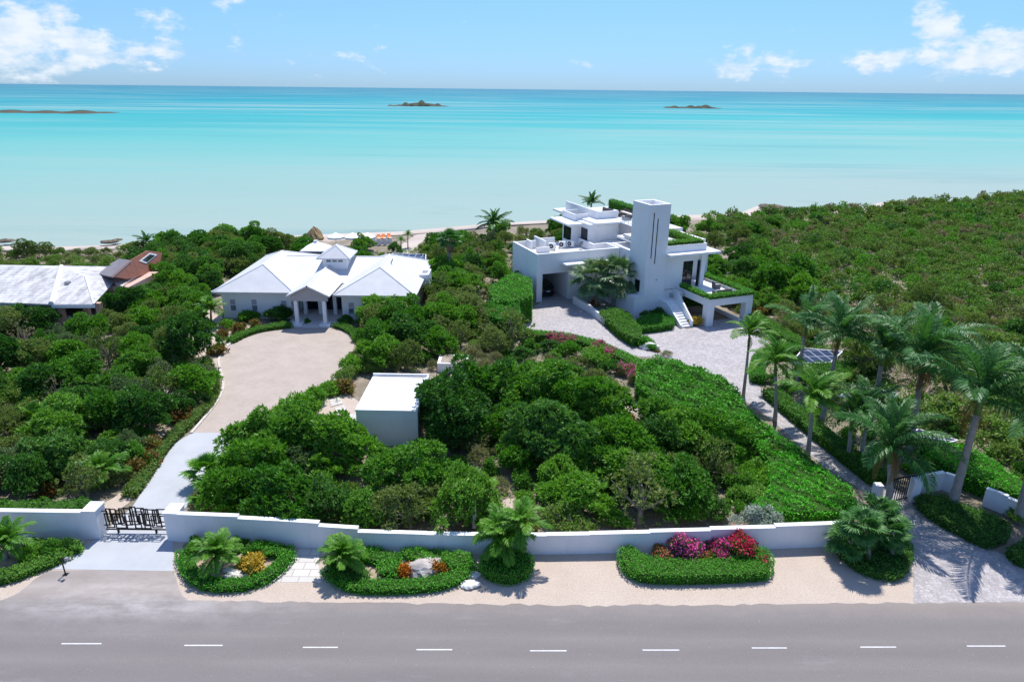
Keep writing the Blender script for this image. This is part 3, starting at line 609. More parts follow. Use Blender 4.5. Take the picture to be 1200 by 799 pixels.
    for a, b in ll: cap.tube([a, b], .07, 6)
    q2 = cap.build('ridge_cap', 'white_smooth', cu)
    for x in (-23.15, -22.4, -21.65):
        f = MB(); f.box(x-.27, x+.27, 83.86, 83.89, 5.38, 5.80); f.build('window', 'pane', cu)
    
    for y in (84.6, 85.6): MB().box(-20.895, -20.86, y, y+.6, 5.38, 5.8).build('window', 'pane', cu)
white_house()
def solar_canopy(pts, z, label, th=.08, grp=None):
    q = [G(x, y, z) for x, y in pts]; c = sum(q)/len(q)
    ang = math.atan2(q[1][1]-q[0][1], q[1][0]-q[0][0])
    root = empty('solar_array', (c[0], c[1], 0), ang, label=label, cat='solar panels', group=grp)
    ca, sa = math.cos(-ang), math.sin(-ang)
    loc = [((p[0]-c[0])*ca-(p[1]-c[1])*sa, (p[0]-c[0])*sa+(p[1]-c[1])*ca, p[2]) for p in q]
    MB().slab(loc, th).build('panel', 'solar', root)
    f = MB()
    for i in range(len(loc)): f.bar(loc[i], loc[(i+1) % len(loc)], .07)
    f.build('frame', 'white_smooth', root)
    for p in loc:
        MB().bar((p[0]*.9, p[1]*.9, 0), (p[0]*.9, p[1]*.9, z-.06), .05).build('leg', 'grey_metal', root)
solar_canopy([(452, 304), (499, 305), (499, 298), (461, 297)], 3.2, 'blue solar panel roof with white frame behind the right wing of the white house')
solar_canopy([(347, 302), (382, 304), (385, 296), (358, 295)], 3.0, 'blue solar panel roof behind the ridge left of the cupola')
def gazebo(x, y, hw, label):
    b = G(x, y, 3.4); root = empty('gazebo', (b[0], b[1], 0), 0, label=label, cat='gazebo')
    MB().add([(-hw, -hw, 3.4), (hw, -hw, 3.4), (hw, hw, 3.4), (-hw, hw, 3.4), (0, 0, 4.5), (-hw, -hw, 3.25), (hw, -hw, 3.25), (hw, hw, 3.25), (-hw, hw, 3.25)],
             [(0, 1, 4), (1, 2, 4), (2, 3, 4), (3, 0, 4), (0, 5, 6, 1), (1, 6, 7, 2), (2, 7, 8, 3), (3, 8, 5, 0), (5, 8, 7, 6)]).build('roof', 'white_smooth', root)
    MB().box(-.25, .25, -.25, .25, 4.35, 4.6).build('finial', 'white_smooth', root)
    for sx in (-1, 1):
        for sy in (-1, 1): MB().box(sx*(hw-.3)-.09, sx*(hw-.3)+.09, sy*(hw-.3)-.09, sy*(hw-.3)+.09, 0, 3.26).build('post', 'white_smooth', root)
gazebo(370.5, 291, 1.9, 'small white pyramid-roofed gazebo between the white house and the beach')

# ------------------------------------------------------------------ neighbours on the left
def grey_house():
    root = empty('grey_roofed_house', (0, 0, 0), 0, label='low house with a weathered grey-white roof and open carport at the left edge', cat='house')
    y0 = 72.6; ze = 3.05; zr = 5.0
    E0, E1, E2, E3 = (-80, 74.6, ze), (-51.3, 72.5, ze), (-46.7, 72.7, ze), (-50.4, 85.0, ze); AP = (-55.2, 81.3, zr); LR = (-80, 82.3, zr); B0 = (-80, 90, ze); B1 = (-52, 89.5, ze)
    th = .22
    r = MB(); r.slab([E0, E1, AP, LR], th); r.build('roof', 'greyroof', root)
    r = MB(); r.slab([E1, E2, (-51.2, 79.2, 4.45)], th); r.slab([E1, (-51.2, 79.2, 4.45), AP], th); r.slab([E2, E3, (-51.2, 79.2, 4.45)], th); r.slab([AP, (-51.2, 79.2, 4.45), E3, B1], th); r.slab([LR, AP, B1, B0], th)
    r.build('roof', 'greyroof', root)
    c = MB(); c.tube([(E1[0], E1[1], E1[2]+.1), (AP[0], AP[1], AP[2]+.1)], .28, 6); c.tube([(E2[0], E2[1], E2[2]), (-51.2, 79.2, 4.5)], .1, 6); c.build('hip_cap', 'white', root)
    f = MB(); f.slab([(E1[0], E1[1]-.06, ze-.05), (E2[0], E2[1]-.06, ze-.05), (E2[0], E2[1]+.14, ze-.05), (E1[0], E1[1]+.14, ze-.05)], .38); f.build('fascia', 'white', root)
    w = MB(); w.box(-80, -56, 75.4, 88, -.1, 2.9); w.build('wall', 'white', root)
    w = MB(); w.box(-56, -47, 80.5, 88, -.1, 2.8); w.build('carport_wall', 'pink', root)
    MB().box(-50.0, -48.6, 80.42, 80.48, 0, 2.2).build('door', 'dark_frame', root)
    for x, y in ((-51.0, 73.2), (-49.4, 75.2), (-46.9, 73.6)):
        MB().box(x-.28, x+.28, y, y+.55, -.1, 2.85).build('pillar', 'pink', root)
    MB().box(-58.5, -51.3, 75.0, 75.3, -.1, .8).build('low_wall', 'wall_white', root)
    MB().box(-52.4, -51.9, 77.0, 77.5, 4.0, 4.35).build('roof_vent', 'grey_metal', root)
grey_house()
def brown_house():
    root = empty('brown_roofed_house', (0, 0, 0), 0, label='house with a brown shingle roof and white-framed skylight among the trees', cat='house')
    z1 = 5.2
    a = G(131, 324, 4.6); b = G(153, 305, z1); c = G(173, 293.5, z1); d = G(190, 296, 4.7); e = G(186, 318, 3.4); f = G(150, 327, 3.4)
    nrm = (Vector(f)-Vector(a)).cross(Vector(b)-Vector(a)).normalized()
    if nrm.z < 0: nrm = -nrm
    def onplane(x, y):
        dd = ray(x, y); o = np.array([0, 0, CAM_H]); t = (np.array(a)-o)@np.array(nrm)/(dd@np.array(nrm)); return o+t*dd
    c = onplane(173, 293.5); d = onplane(190, 296); e = onplane(186, 318)
    r = MB(); r.slab([tuple(x) for x in (a, f, e, d, c, b)], .2); ro = r.build('roof', 'brownroof', root)
    g = G(110, 320, 3.5); h = G(140, 303, 3.7)
    r = MB(); r.slab([tuple(x) for x in (a, b, h, g)], .2); r.build('side_roof', 'greyshingle', root)
    w = MB(); w.prism([(a[0]+.4, a[1]+1), (f[0]-.3, f[1]+1), (e[0]-.4, e[1]+.6), (d[0]-.5, d[1]-.6), (c[0], c[1]-.5), (h[0]+.5, h[1]-.5), (g[0]+.5, g[1]+.6)], -.1, 3.1); w.build('wall', 'beige', root)
    def onroof(x, y): return Vector(onplane(x, y))+nrm*.06
    q = [onroof(*p) for p in ((163, 306), (171, 309), (184, 298.5), (175.5, 296.5))]
    m = sum(q, Vector())/4; MB().slab(q, .1).build('skylight_frame', 'white_smooth', root); MB().slab([m+(p-m)*.72+nrm*.03 for p in q], .05).build('skylight_pane', 'glass', root)
brown_house()

# ------------------------------------------------------------------ pump house box
def pump_house():
    root = empty('pump_house', (-9.4, 50.1, 0), R(-1), label='small flat-roofed white box building among the garden trees', cat='outbuilding')
    x0, x1, y0, y1, h = -2.38, 2.32, -3.3, 3.3, 3.15
    MB().box(x0, x1, y0, y1, -.1, h-.25).build('wall', 'white', root)
    p = MB(); t = .12
    p.box(x0-.04, x1+.04, y0-.04, y1+.04, h-.247, h-.1); p.build('roof', 'white_smooth', root)
    p = MB(); p.box(x0-.04, x1+.04, y1-.12, y1+.04, h-.098, h+.10); p.box(x1-.12, x1+.04, y0-.04, y1-.12, h-.098, h+.06); p.build('parapet', 'white', root)
    MB().tube([(-1.9, 2.95, h), (2.0, 2.95, h)], .05, 6).build('pipe', 'grey_metal', root)
    MB().box(-.9, .1, y1, y1+.06, 0, 2.1).build('door', 'grey_metal', root)
pump_house()
def planter_box():
    a = G(533, 436); o = MB(); o.box(a[0]-1.7, a[0]+1.3, a[1], a[1]+2.4, 0, .9); r = o.build('concrete_tank', 'white', label='low white concrete tank half hidden between the garden trees', cat='tank')
    m = MB(); m.box(a[0]-1.4, a[0]+1.0, a[1]+.3, a[1]+2.1, .9, .93); m.build('cover', 'soil', r)
planter_box()

# ------------------------------------------------------------------ modern house (own axes: u right, v back)
MH_O, MH_A = (15.95, 79.97), R(22)
def mh_world(u, v): return (MH_O[0]+u*math.cos(MH_A)-v*math.sin(MH_A), MH_O[1]+u*math.sin(MH_A)+v*math.cos(MH_A))
def modern_house():
    root = empty('modern_villa', (*MH_O, 0), MH_A, label='white flat-roofed modern villa with a tall slotted tower, carport and roof decks', cat='house')
    def part(name, mat, boxes, parent=root, **k):
        mb = MB()
        for b in boxes: mb.box(*b)
        return mb.build(name, mat, parent, **k)
    # tower, open top
    t = .3
    tw = part('tower', 'white', [(0, 2.86, 0, t, -.1, 13.5), (0, t, t, 3.8, -.1, 13.5), (2.86-t, 2.86, t, 3.8, -.1, 13.5), (t, 2.86-t, 3.8-t, 3.8, -.1, 13.5), (t, 2.86-t, t, 3.8-t, 12.6, 12.7)])
    for u, z0, z1 in ((.62, 7.15, 12.55), (1.2, 6.4, 11.85)): part('slot_window', 'glass', [(u-.06, u+.06, -.012, .02, z0, z1)], tw)
    part('light', 'grey_metal', [(1.55, 1.7, -.08, .0, 4.35, 4.5)], tw)
    part('window', 'glass', [(-.02, .01, 1.0, 2.1, 2.75, 4.2)], tw)
    # ground-floor block round the tower foot
    part('plinth', 'white', [(-1.25, -.001, 0, 9.5, -.1, 2.45), (-.001, 4.05, -.02, -.002, -.1, 1.85), (2.862, 4.05, -.02, 2, -.1, 1.85)])
    part('plinth_coping', 'white_smooth', [(-1.3, -.02, -.05, 9.5, 2.453, 2.51), (2.87, 4.1, -.05, .3, 1.853, 1.9)])
    # left wing: carport with walls, deck and parapets
    lw = part('wall', 'white', [(-10, -9.2, 9.57, 10.1, -.1, 5.25), (-9.2, -5.5, 9.57, 9.87, 3.7, 5.25), (-5.5, 2.7, 9.57, 9.9, -.1, 5.25), (-10, -9.72, 10.1, 17.9, -.1, 5.25), (-5.5, -5.22, 9.9, 17.9, -.1, 5.0), (-9.72, -5.5, 17.6, 17.9, -.1, 5.25), (-5.22, 2.7, 17.6, 17.9, -.1, 5.25)])
    part('carport_ceiling', 'white', [(-9.7, -5.5, 9.9, 17.6, 3.72, 3.9)])
    part('roof_deck', 'deck', [(-9.75, 2.7, 9.8, 17.8, 5.0, 5.2)])
    part('parapet', 'white', [(-10, 2.0, 9.57, 9.82, 5.253, 6.3), (-10, -9.75, 9.82, 17.9, 5.253, 6.3), (-9.75, -6.6, 17.65, 17.9, 5.253, 6.3), (1.75, 2.0, 9.82, 12.7, 5.253, 6.3), (0, 1.75, 12.7, 12.95, 5.253, 6.3), (-.25, 0, 12.7, 17.4, 5.253, 6.3), (-8.1, -7.9, 16.0, 17.65, 5.253, 6.6), (-6.2, -6.0, 15.6, 19.4, 5.253, 6.6), (-6.0, -3.0, 19.2, 19.4, 5.0, 6.2), (-7.9, -5.9, 14.6, 14.8, 5.2, 6.0)])
    part('coping', 'white_smooth', [(-10.03, 2.03, 9.54, 9.85, 6.303, 6.35), (-10.03, -9.72, 9.852, 17.93, 6.303, 6.35), (1.72, 2.03, 9.852, 12.7, 6.303, 6.35), (0.0, 2.03, 12.702, 12.98, 6.303, 6.35)])
    part('canopy', 'white_smooth', [(-6.6, -.002, 8.0, 9.565, 4.82, 5.06)])
    # low block behind the tower
    part('link_block', 'white', [(2.05, 12, 3.82, 15, -.1, 6.15), (2.05, 12, 15, 24, -.1, 5.2), (-4, 2.05, 17.92, 20.5, -.1, 5.1)])
    part('link_coping', 'white_smooth', [(2.02, 5.0, 3.83, 12, 6.153, 6.5)])
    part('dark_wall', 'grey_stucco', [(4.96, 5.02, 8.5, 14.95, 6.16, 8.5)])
    # upper storey: two boxes with big slabs and roof parapets
    ub = part('upper_wall', 'white', [(.25, 5.3, 15.2, 20.45, 5.2, 8.5), (-1.2, .25, 17.5, 20.45, 5.1, 8.1), (5.03, 11, 8.5, 24, 6.16, 8.5)])
    part('window', 'glass', [(.225, .26, 15.55, 17.35, 6.1, 7.75)], ub); part('window_frame', 'dark_frame', [(.215, .262, 15.5, 17.4, 6.03, 6.1), (.215, .262, 15.5, 17.4, 7.75, 7.82), (.215, .262, 15.5, 15.57, 6.1, 7.75), (.215, .262, 17.33, 17.4, 6.1, 7.75), (.215, .262, 16.4, 16.45, 6.1, 7.75)], ub)
    part('window', 'glass', [(-1.225, -1.19, 17.75, 20.1, 5.9, 7.65)], ub); part('window_frame', 'dark_frame', [(-1.235, -1.19, 17.7, 20.15, 5.83, 5.9), (-1.235, -1.19, 17.7, 20.15, 7.65, 7.72), (-1.235, -1.19, 17.7, 17.77, 5.9, 7.65), (-1.235, -1.19, 18.9, 18.96, 5.9, 7.65)], ub)
    part('pilaster', 'white', [(1.45, 1.75, 15.05, 15.2, 5.3, 8.3), (4.25, 4.7, 15.0, 15.2, 5.3, 8.45), (1.75, 4.25, 15.1, 15.2, 7.9, 8.3)])
    part('roof_slab', 'white_smooth', [(-2.05, .9, 17.05, 23.2, 8.1, 8.34)]); part('roof_slab', 'white_smooth', [(1.0, 5.5, 15.6-1.05, 20, 8.503, 8.75)]); part('roof_slab', 'white_smooth', [(1.2, 6, 26.0, 29, 8.3, 8.55)])
    part('roof_parapet', 'white', [(0.0, 2.1, 19.0, 19.2, 8.34, 9.3), (0.0, .2, 19.2, 23.2, 8.34, 9.3), (2.65, 2.85, 17.4, 27.6, 8.5, 9.85), (2.85, 6.1, 17.4, 17.6, 8.75, 9.8), (5.9, 6.1, 17.6, 18.6, 8.75, 9.8), (.2, 2.65, 23.0, 23.2, 8.34, 9.3)])
    part('roof_terrace_floor', 'deck', [(5.0, 11, 8.5, 15.2, 8.502, 8.62), (2.85, 11, 15.2, 27.6, 8.502, 8.62)])
    part('rear_wall', 'white', [(4, 11, 20.45, 27.6, 0, 8.5)])
    rl = part('railing', 'grey_metal', [(5.05, 5.08, 8.6+i*1.05, 8.63+i*1.05, 8.62, 9.5) for i in range(7)]+[(5.04, 5.09, 8.6, 15.0, 9.5, 9.54)])
    part('glass_panel', 'clear', [(5.06, 5.075, 8.65, 14.9, 8.7, 9.45)], rl)
    # right wing with the deep roof slab and corner loggia
    part('wall', 'white', [(2.862, 5.6, .3, .6, -.1, 7.18), (8.0, 8.6, -.1, .5, 3.0, 7.18), (5.6, 8.0, .3, .6, 6.3, 7.18), (8.3, 8.6, .5, 6, 6.4, 7.18), (2.9, 8.6, 6.0, 6.3, 2.9, 7.18), (8.2, 8.6, 5.6, 6.0, 3.0, 7.18), (2.87, 3.1, .6, 3.8, 0, 7.18)])
    part('loggia_ceiling', 'white', [(2.9, 8.3, .6, 6.0, 7.0, 7.17)])
    gl = part('sliding_door', 'glass', [(5.62, 7.1, .42, .46, 3.02, 6.28)]); part('door_frame', 'dark_frame', [(5.6, 5.68, .38, .5, 3.02, 6.3), (7.04, 7.12, .38, .5, 3.02, 6.3), (6.3, 6.38, .39, .49, 3.02, 6.3), (5.68, 7.04, .4, .48, 6.2, 6.3)], gl)
    part('loggia_post', 'dark_frame', [(7.78, 7.98, .1, .4, 3.02, 6.3)])
    part('loggia_floor', 'deck', [(2.9, 8.6, .3, 6.0, 2.85, 3.0)])
    part('roof_slab', 'white_smooth', [(2.865, 10.25, -.8, 12, 7.2, 7.48)])
    part('roof_parapet', 'white', [(2.865, 8.9, .35, .55, 7.483, 8.35), (8.7, 8.9, .55, 10.4, 7.483, 8.35), (9.75, 10.2, 2.4, 10.6, 7.483, 8.35)])
    part('roof_planter_floor', 'deck', [(2.87, 8.7, .56, 10.4, 7.6, 8.0)])
    # terrace on pillars
    part('terrace_slab', 'white', [(4.9, 11.3, -6.2, 3.0, 2.42, 2.98)])
    part('terrace_parapet', 'white', [(4.9, 11.3, -6.2, -5.4, 2.983, 3.38), (4.9, 5.5, -5.4, -.5, 2.983, 3.38), (10.7, 11.3, -5.4, 3.0, 2.983, 3.38)])
    part('terrace_pillar', 'white', [(4.86, 5.8, -6.22, -5.3, -.1, 2.42)]); part('terrace_pillar', 'white', [(10.4, 11.34, -6.22, -5.3, -.1, 2.42)])
    part('undercroft_wall', 'grey_stucco', [(3.2, 11.3, 2.6, 2.9, -.1, 2.42), (4.0, 4.2, -.0, 2.6, -.1, 2.42)])  # grey instead of white: shade beneath the terrace painted into the wall
    part('low_wall', 'white', [(9.7, 9.95, -6.0, 2.0, -.1, .45)])
    # entrance stair
    st = MB(); n = 10
    for i in range(n):
        s = i/n; v0 = -5.7+4.2*s; cu = 2.5+.75*s; st.box(cu-.65, cu+.65, v0, v0+.43, -.1, .19*(i+1))
    sto = st.build('stair', 'white', root)
    for sx, top, zz in ((-1, 1.95, .38), (1, 3.0, .75)):
        w = MB(); a = (2.5+sx*.75, -5.75); b = (3.25+sx*.75, -1.4)
        vs = []
        for (u, v), h in ((a, zz), (b, top)):
            for du in (-.11, .11): vs += [(u+du, v, -.1), (u+du, v, h)]
        w.add(vs, [(0, 1, 3, 2), (4, 6, 7, 5), (0, 4, 5, 1), (2, 3, 7, 6), (1, 5, 7, 3), (0, 2, 6, 4)]); w.build('stair_wall', 'white', sto)
    part('landing', 'white', [(2.4, 4.6, -1.5, .29, -.1, 1.84)], sto); part('landing_parapet', 'white', [(4.42, 4.62, -1.5, .29, 1.843, 3.0)], sto)
    return root
modern_house()
def mh_empty(name, u, v, z, rz=0, **p): x, y = mh_world(u, v); return empty(name, (x, y, z), MH_A+rz, **p)
def ac_unit(u, v, z, rz, label):
    r = mh_empty('air_conditioner', u, v, z, rz, label=label, cat='air conditioner', group='air conditioners on the villa roof deck')
    MB().box(-.48, .48, -.18, .18, .12, .95).build('casing', 'white_smooth', r, bevel=.02)
    m = MB(); m.tube([(-.12, -.182, .53), (-.12, -.20, .53)], .31, 20); m.build('fan_grille', 'dark_frame', r)
    m = MB(); m.tube([(-.12, -.20, .53), (-.12, -.215, .53)], .08, 10); m.build('fan_hub', 'white_smooth', r)
    for x in (-.35, .35): MB().box(x-.05, x+.05, -.2, .2, 0, .12).build('foot', 'grey_metal', r)
ac_unit(-4.9, 16.0, 5.2, R(-35), 'white air conditioner box on the roof deck, leftmost of the three')
ac_unit(-3.1, 16.6, 5.2, R(-25), 'white air conditioner with round black grille, middle one on the roof deck')
ac_unit(-1.7, 16.7, 5.2, R(-60), 'white air conditioner nearest the upper windows of the villa')
def satellite_dish(u, v):
    r = mh_empty('satellite_dish', u, v, 5.2, R(20), label='small tilted satellite dish on the roof deck beside the air conditioners', cat='satellite dish')
    MB().tube([(0, 0, 0), (0, 0, .7)], .03, 6).build('mast', 'grey_metal', r)
    vs = [(0, .0, .75)]; fs = []
    for j in range(1, 4):
        for i in range(14): a = 2*math.pi*i/14; q = j/3*.42; vs.append((q*math.cos(a), -.18*(j/3)**2-q*.35*math.sin(a), .75+q*math.sin(a)))
    for i in range(14): fs.append((0, 1+i, 1+(i+1) % 14))
    for j in range(2):
        for i in range(14): a0 = 1+j*14+i; a1 = 1+j*14+(i+1) % 14; fs.append((a0, a0+14, a1+14, a1))
    MB().add(vs, fs).build('dish', 'grey_metal', r); MB().bar((0, -.1, .75), (0, -.5, .85), .015).build('feed_arm', 'grey_metal', r)
satellite_dish(-1.0, 15.2)
def sofa(name, u, v, z, rz, L, label, mat='wicker', backrest=True, group=None):
    r = mh_empty(name, u, v, z, rz, label=label, cat='outdoor sofa', group=group)
    MB().box(-L/2, L/2, -.4, .4, .05, .32).build('base', mat, r, bevel=.02)
    if backrest: MB().box(-L/2, L/2, .28, .42, .32, .78).build('backrest', mat, r, bevel=.02)
    for s in (-1, 1): MB().box(s*L/2-.08, s*L/2+.08, -.4, .42, .05, .58).build('armrest', mat, r, bevel=.02)
    n = max(1, round(L/.75))
    for i in range(n): x = -L/2+.12+(i+.5)*(L-.24)/n; w = (L-.24)/n*.48; MB().box(x-w, x+w, -.38, .26, .322, .46).build('seat_cushion', 'cushion', r, bevel=.04)
sofa('outdoor_sofa', 8.3, -4.2, 2.98, R(180), 2.2, 'brown wicker sofa with cream cushions at the front of the pillared terrace')
sofa('outdoor_chair', 9.6, -1.4, 2.98, R(70), .9, 'dark wicker armchair standing at the back of the pillared terrace', 'grey_wicker')
sofa('outdoor_sofa', 7.2, 21.0, 8.62, R(90), 4.5, 'long wicker sofa on the roof terrace left of the tower')
sofa('outdoor_sofa', 8.8, 19.2, 8.62, R(-90), 3.6, 'second long wicker sofa on the roof terrace facing the first')
sofa('outdoor_chair', 6.8, 16.2, 8.62, R(180), 1.0, 'dark wicker chair at the near end of the roof terrace', 'grey_wicker')
def parked_car(u, v, rz, label):
    r = mh_empty('parked_car', u, v, 0, rz, label=label, cat='car')
    prof = [(-2.2, .45), (-2.25, .75), (-2.15, 1.05), (-1.95, 1.72), (-1.6, 1.82), (.4, 1.80), (1.0, 1.12), (1.95, 1.0), (2.2, .8), (2.2, .42)]
    b = MB(); n = len(prof); vs = [(s*(.9 if z < 1.2 else .74), y, z) for s in (-1, 1) for y, z in prof]
    b.add(vs, [tuple(range(n)), tuple(range(n, 2*n))[::-1]]+[(i, n+i, n+(i+1) % n, (i+1) % n) for i in range(n)]); b.build('body', 'carpaint', r, bevel=.05)
    MB().add([(-.66, -2.13, 1.15), (.66, -2.13, 1.15), (.6, -1.985, 1.66), (-.6, -1.985, 1.66)], [(0, 1, 2, 3)]).build('rear_window', 'glass', r)
    for sx in (-1, 1):
        MB().box(sx*.80-.08, sx*.80+.08, -2.29, -2.2, .82, 1.1).build('tail_light', 'red_light', r)
        MB().add([(sx*.83, -1.7, 1.22), (sx*.83, .45, 1.22), (sx*.765, .2, 1.7), (sx*.765, -1.5, 1.7)], [(0, 1, 2, 3) if sx > 0 else (3, 2, 1, 0)]).build('side_window', 'glass', r)
        for y in (-1.35, 1.4):
            w = MB(); w.tube([(sx*.72, y, .36), (sx*.94, y, .36)], .36, 20); k = w.build('wheel', 'tyre', r); h = MB(); h.tube([(sx*.935, y, .36), (sx*.955, y, .36)], .2, 14); h.build('rim', 'grey_metal', k)
    MB().box(-.26, .26, -2.285, -2.24, .78, .92).build('number_plate', 'white_smooth', r)
    MB().box(-.88, .88, -2.36, -2.2, .42, .62).build('bumper', 'dark_frame', r, bevel=.03)
parked_car(-7.6, 13.3, 0, 'black car parked in the shade of the villa carport')

# ------------------------------------------------------------------ beach furniture
def beach_parasol(x, y, r, label):
    b = G(x, y, 1.0); root = empty('beach_parasol', (b[0], b[1], 0), 0, label=label, cat='parasol', group='white parasols on the beach')
    n = 8; vs = [(0, 0, 3.0)]+[(r*math.cos(2*math.pi*i/n), r*math.sin(2*math.pi*i/n), 2.25) for i in range(n)]+[(r*math.cos(2*math.pi*i/n), r*math.sin(2*math.pi*i/n), 2.0) for i in range(n)]
    MB().add(vs, [(0, 1+i, 1+(i+1) % n) for i in range(n)]+[(1+i, 1+n+i, 1+n+(i+1) % n, 1+(i+1) % n) for i in range(n)]).build('canopy', 'white_smooth', root)
    MB().tube([(0, 0, 0), (0, 0, 2.95)], .05, 8).build('pole', 'white_smooth', root)
for x, lb in ((394, 'left of the three white parasols lined up on the beach'), (414, 'white beach parasol between the two others'), (431, 'white beach parasol nearest the orange loungers')): beach_parasol(x, 286, 1.45, lb)
def lounger(x, y, rz, label):
    b = G(x, y); root = empty('beach_lounger', (b[0], b[1], .05), rz, label=label, cat='lounger', group='orange loungers on the sand')
    MB().box(-.33, .33, -1.0, .5, .26, .36).build('seat', 'orange', root, bevel=.02)
    MB().slab([(-.33, .5, .36), (.33, .5, .36), (.33, 1.05, .78), (-.33, 1.05, .78)], .09).build('backrest', 'orange', root)
    for sx in (-.28, .28):
        for sy in (-.85, .4): MB().box(sx-.03, sx+.03, sy-.03, sy+.03, 0, .26).build('leg', 'white_smooth', root)
lounger(444, 281, .2, 'orange beach lounger nearest the white parasols'); lounger(449, 280.6, .1, 'middle orange lounger on the sand right of the parasols'); lounger(456, 280, .2, 'orange beach lounger nearest the sandy beach path')
def palapa(x, y, label):
    b = G(x, y); root = empty('thatched_parasol', (b[0], b[1], 0), 0, label=label, cat='parasol')
    vs = []; fs = []; n = 18; rng = random.Random(4); prof = [(0, 3.6), (.5, 3.3), (1.15, 2.55), (1.6, 1.7), (1.45, 1.5)]
    for j, (r, z) in enumerate(prof):
        for i in range(n): a = 2*math.pi*i/n; k = 1+rng.uniform(-.1, .1); vs.append((r*k*math.cos(a), r*k*math.sin(a), z+rng.uniform(-.12, .12)))
    for j in range(4):
        for i in range(n): fs.append((j*n+i, (j+1)*n+i, (j+1)*n+(i+1) % n, j*n+(i+1) % n))
    MB().add(vs, fs).build('canopy', 'thatch', root); MB().tube([(0, 0, 0), (0, 0, 3.3)], .09, 8).build('pole', 'bark', root)
palapa(370, 290, 'brown thatched parasol standing on the beach')
def deck_fence():
    a = G(418, 289); b = G(458, 287); L = math.hypot(b[0]-a[0], b[1]-a[1]); root = empty('beach_fence', (a[0], a[1], 0), math.atan2(b[1]-a[1], b[0]-a[0]), label='low white fence with square posts in front of the beach', cat='fence')
    MB().box(0, L, -.05, .05, .15, .95).build('panel', 'white', root)
    for i in range(7): u = L*i/6; MB().box(u-.22, u+.22, -.2, .2, 0, 1.3).build('post', 'white', root)
deck_fence()
for i, q in enumerate([[(926, 426), (973, 425), (987, 412), (942, 408)], [(984, 464), (1044, 468), (1052, 461), (1003, 452)], [(1056, 513), (1108, 520), (1122, 516), (1076, 503)]]):
    solar_canopy(q, .9, ['tilted solar panel array nearest the court, left of the royal palms', 'solar panel array in the middle behind the leaning palms', 'solar panel array nearest the road by the clipped hedge'][i], grp='solar panel arrays on the ground')

# ------------------------------------------------------------------ plants: generators
NR = np.random.default_rng(42)
def blob_points(rng, blobs, n, shell=(.60, 1.14), zmin=-.35):
    """points + outward directions on the skin of a heap of ellipsoids (center, radii), insides dropped"""
    ar = np.array([(b[1][0]*b[1][1]+b[1][0]*b[1][2]+b[1][1]*b[1][2]) for b in blobs]); pr = ar/ar.sum()
    out_p, out_n = [], []
    tot = 0
    while tot < n:
        k = rng.choice(len(blobs), n, p=pr); C_ = np.array([blobs[i][0] for i in k]); Rr = np.array([blobs[i][1] for i in k])
        d = unit(rng.normal(0, 1, (n, 3))); ok = d[:, 2] > zmin; s = rng.uniform(*shell, (n, 1))
        P = C_+d*Rr*s; nn = unit(d/Rr)
        for b in blobs:
            q = ((P-np.array(b[0]))/np.array(b[1])); ok &= (q**2).sum(1) > .50
        out_p.append(P[ok]); out_n.append(nn[ok]); tot += ok.sum()
    return np.concatenate(out_p)[:n], np.concatenate(out_n)[:n]
def heap(rng, r, h, n, z0=.45, flat=.75):
    """random lobes of a crown r wide reaching height h"""
    bl = []
    for i in range(n):
        a = rng.uniform(0, 2*math.pi); q = r*math.sqrt(rng.uniform(0, 1))*rng.choice([.85, .85, .85, 1.15]); s = r*rng.uniform(.15, .38)*(1 if q < r*.9 else .6)
        top = h*(1-.45*(q/r)**2)*rng.uniform(.62, 1.14); bl.append(((q*math.cos(a), q*math.sin(a), max(s*.5, top-s*flat)), (s, s, s*flat)))
    bl.append(((0, 0, h*.42), (r*.58, r*.58, h*.38)))
    return bl
class Plant: pass
def make_tree_proto(seed, r, h, nl, ncl, k, L, Wd, leaf, upb=.35, spread=.62):
    rng = np.random.default_rng(seed); bl = heap(rng, r, h, nl); p, n = blob_points(rng, bl, ncl); Q = leaves_at(rng, p, n, k, L, Wd, spread, upb, L*.14)
    t = MB(); t.tube([(0, 0, -.1), (rng.uniform(-.1, .1), rng.uniform(-.1, .1), h*.3), (rng.uniform(-.2, .2), rng.uniform(-.2, .2), h*.6)], [.16*h/4, .12*h/4, .05], 7)
    for b in bl[:-1]:
        c = Vector(b[0]); t.tube([(0, 0, h*.22), tuple(Vector((0, 0, h*.25)).lerp(c, .5)+Vector((0, 0, -.1))), tuple(c)], [.07*h/4, .05*h/4, .02], 5)
    a = Plant(); a.crown = quads_mesh('crown', Q, [leaf]); tm = bpy.data.meshes.new('trunk'); tm.from_pydata(t.v, [], t.f); tm.materials.append(MAT['bark']); a.trunk = tm; a.r = r; a.h = h; return a
def make_shrub_proto(seed, r, h, nl, ncl, k, L, Wd, leaf, leaf2=None, f2=0., upb=.5, spread=.8, flower=None, ff=0.):
    rng = np.random.default_rng(seed); bl = heap(rng, r, h, nl); p, n = blob_points(rng, bl, ncl); Q = leaves_at(rng, p, n, k, L, Wd, spread, upb, L*.35)
    mats = [leaf]; mi = np.zeros(len(Q), int)
    if leaf2: mats.append(leaf2); mi = np.where(np.repeat(rng.random(ncl) < f2, k), 1, 0)
    a = Plant(); a.crown = quads_mesh('foliage', Q, mats, mi); a.trunk = None; a.r = r; a.h = h; a.flower = None
    if flower:
        m = max(1, int(ncl*ff)); p, n = blob_points(rng, bl, m, (.98, 1.10), .0); a.flower = quads_mesh('flowers', leaves_at(rng, p, n, 7, L*.8, L*.62, 1.0, .6, L*.7), [flower])
    return a
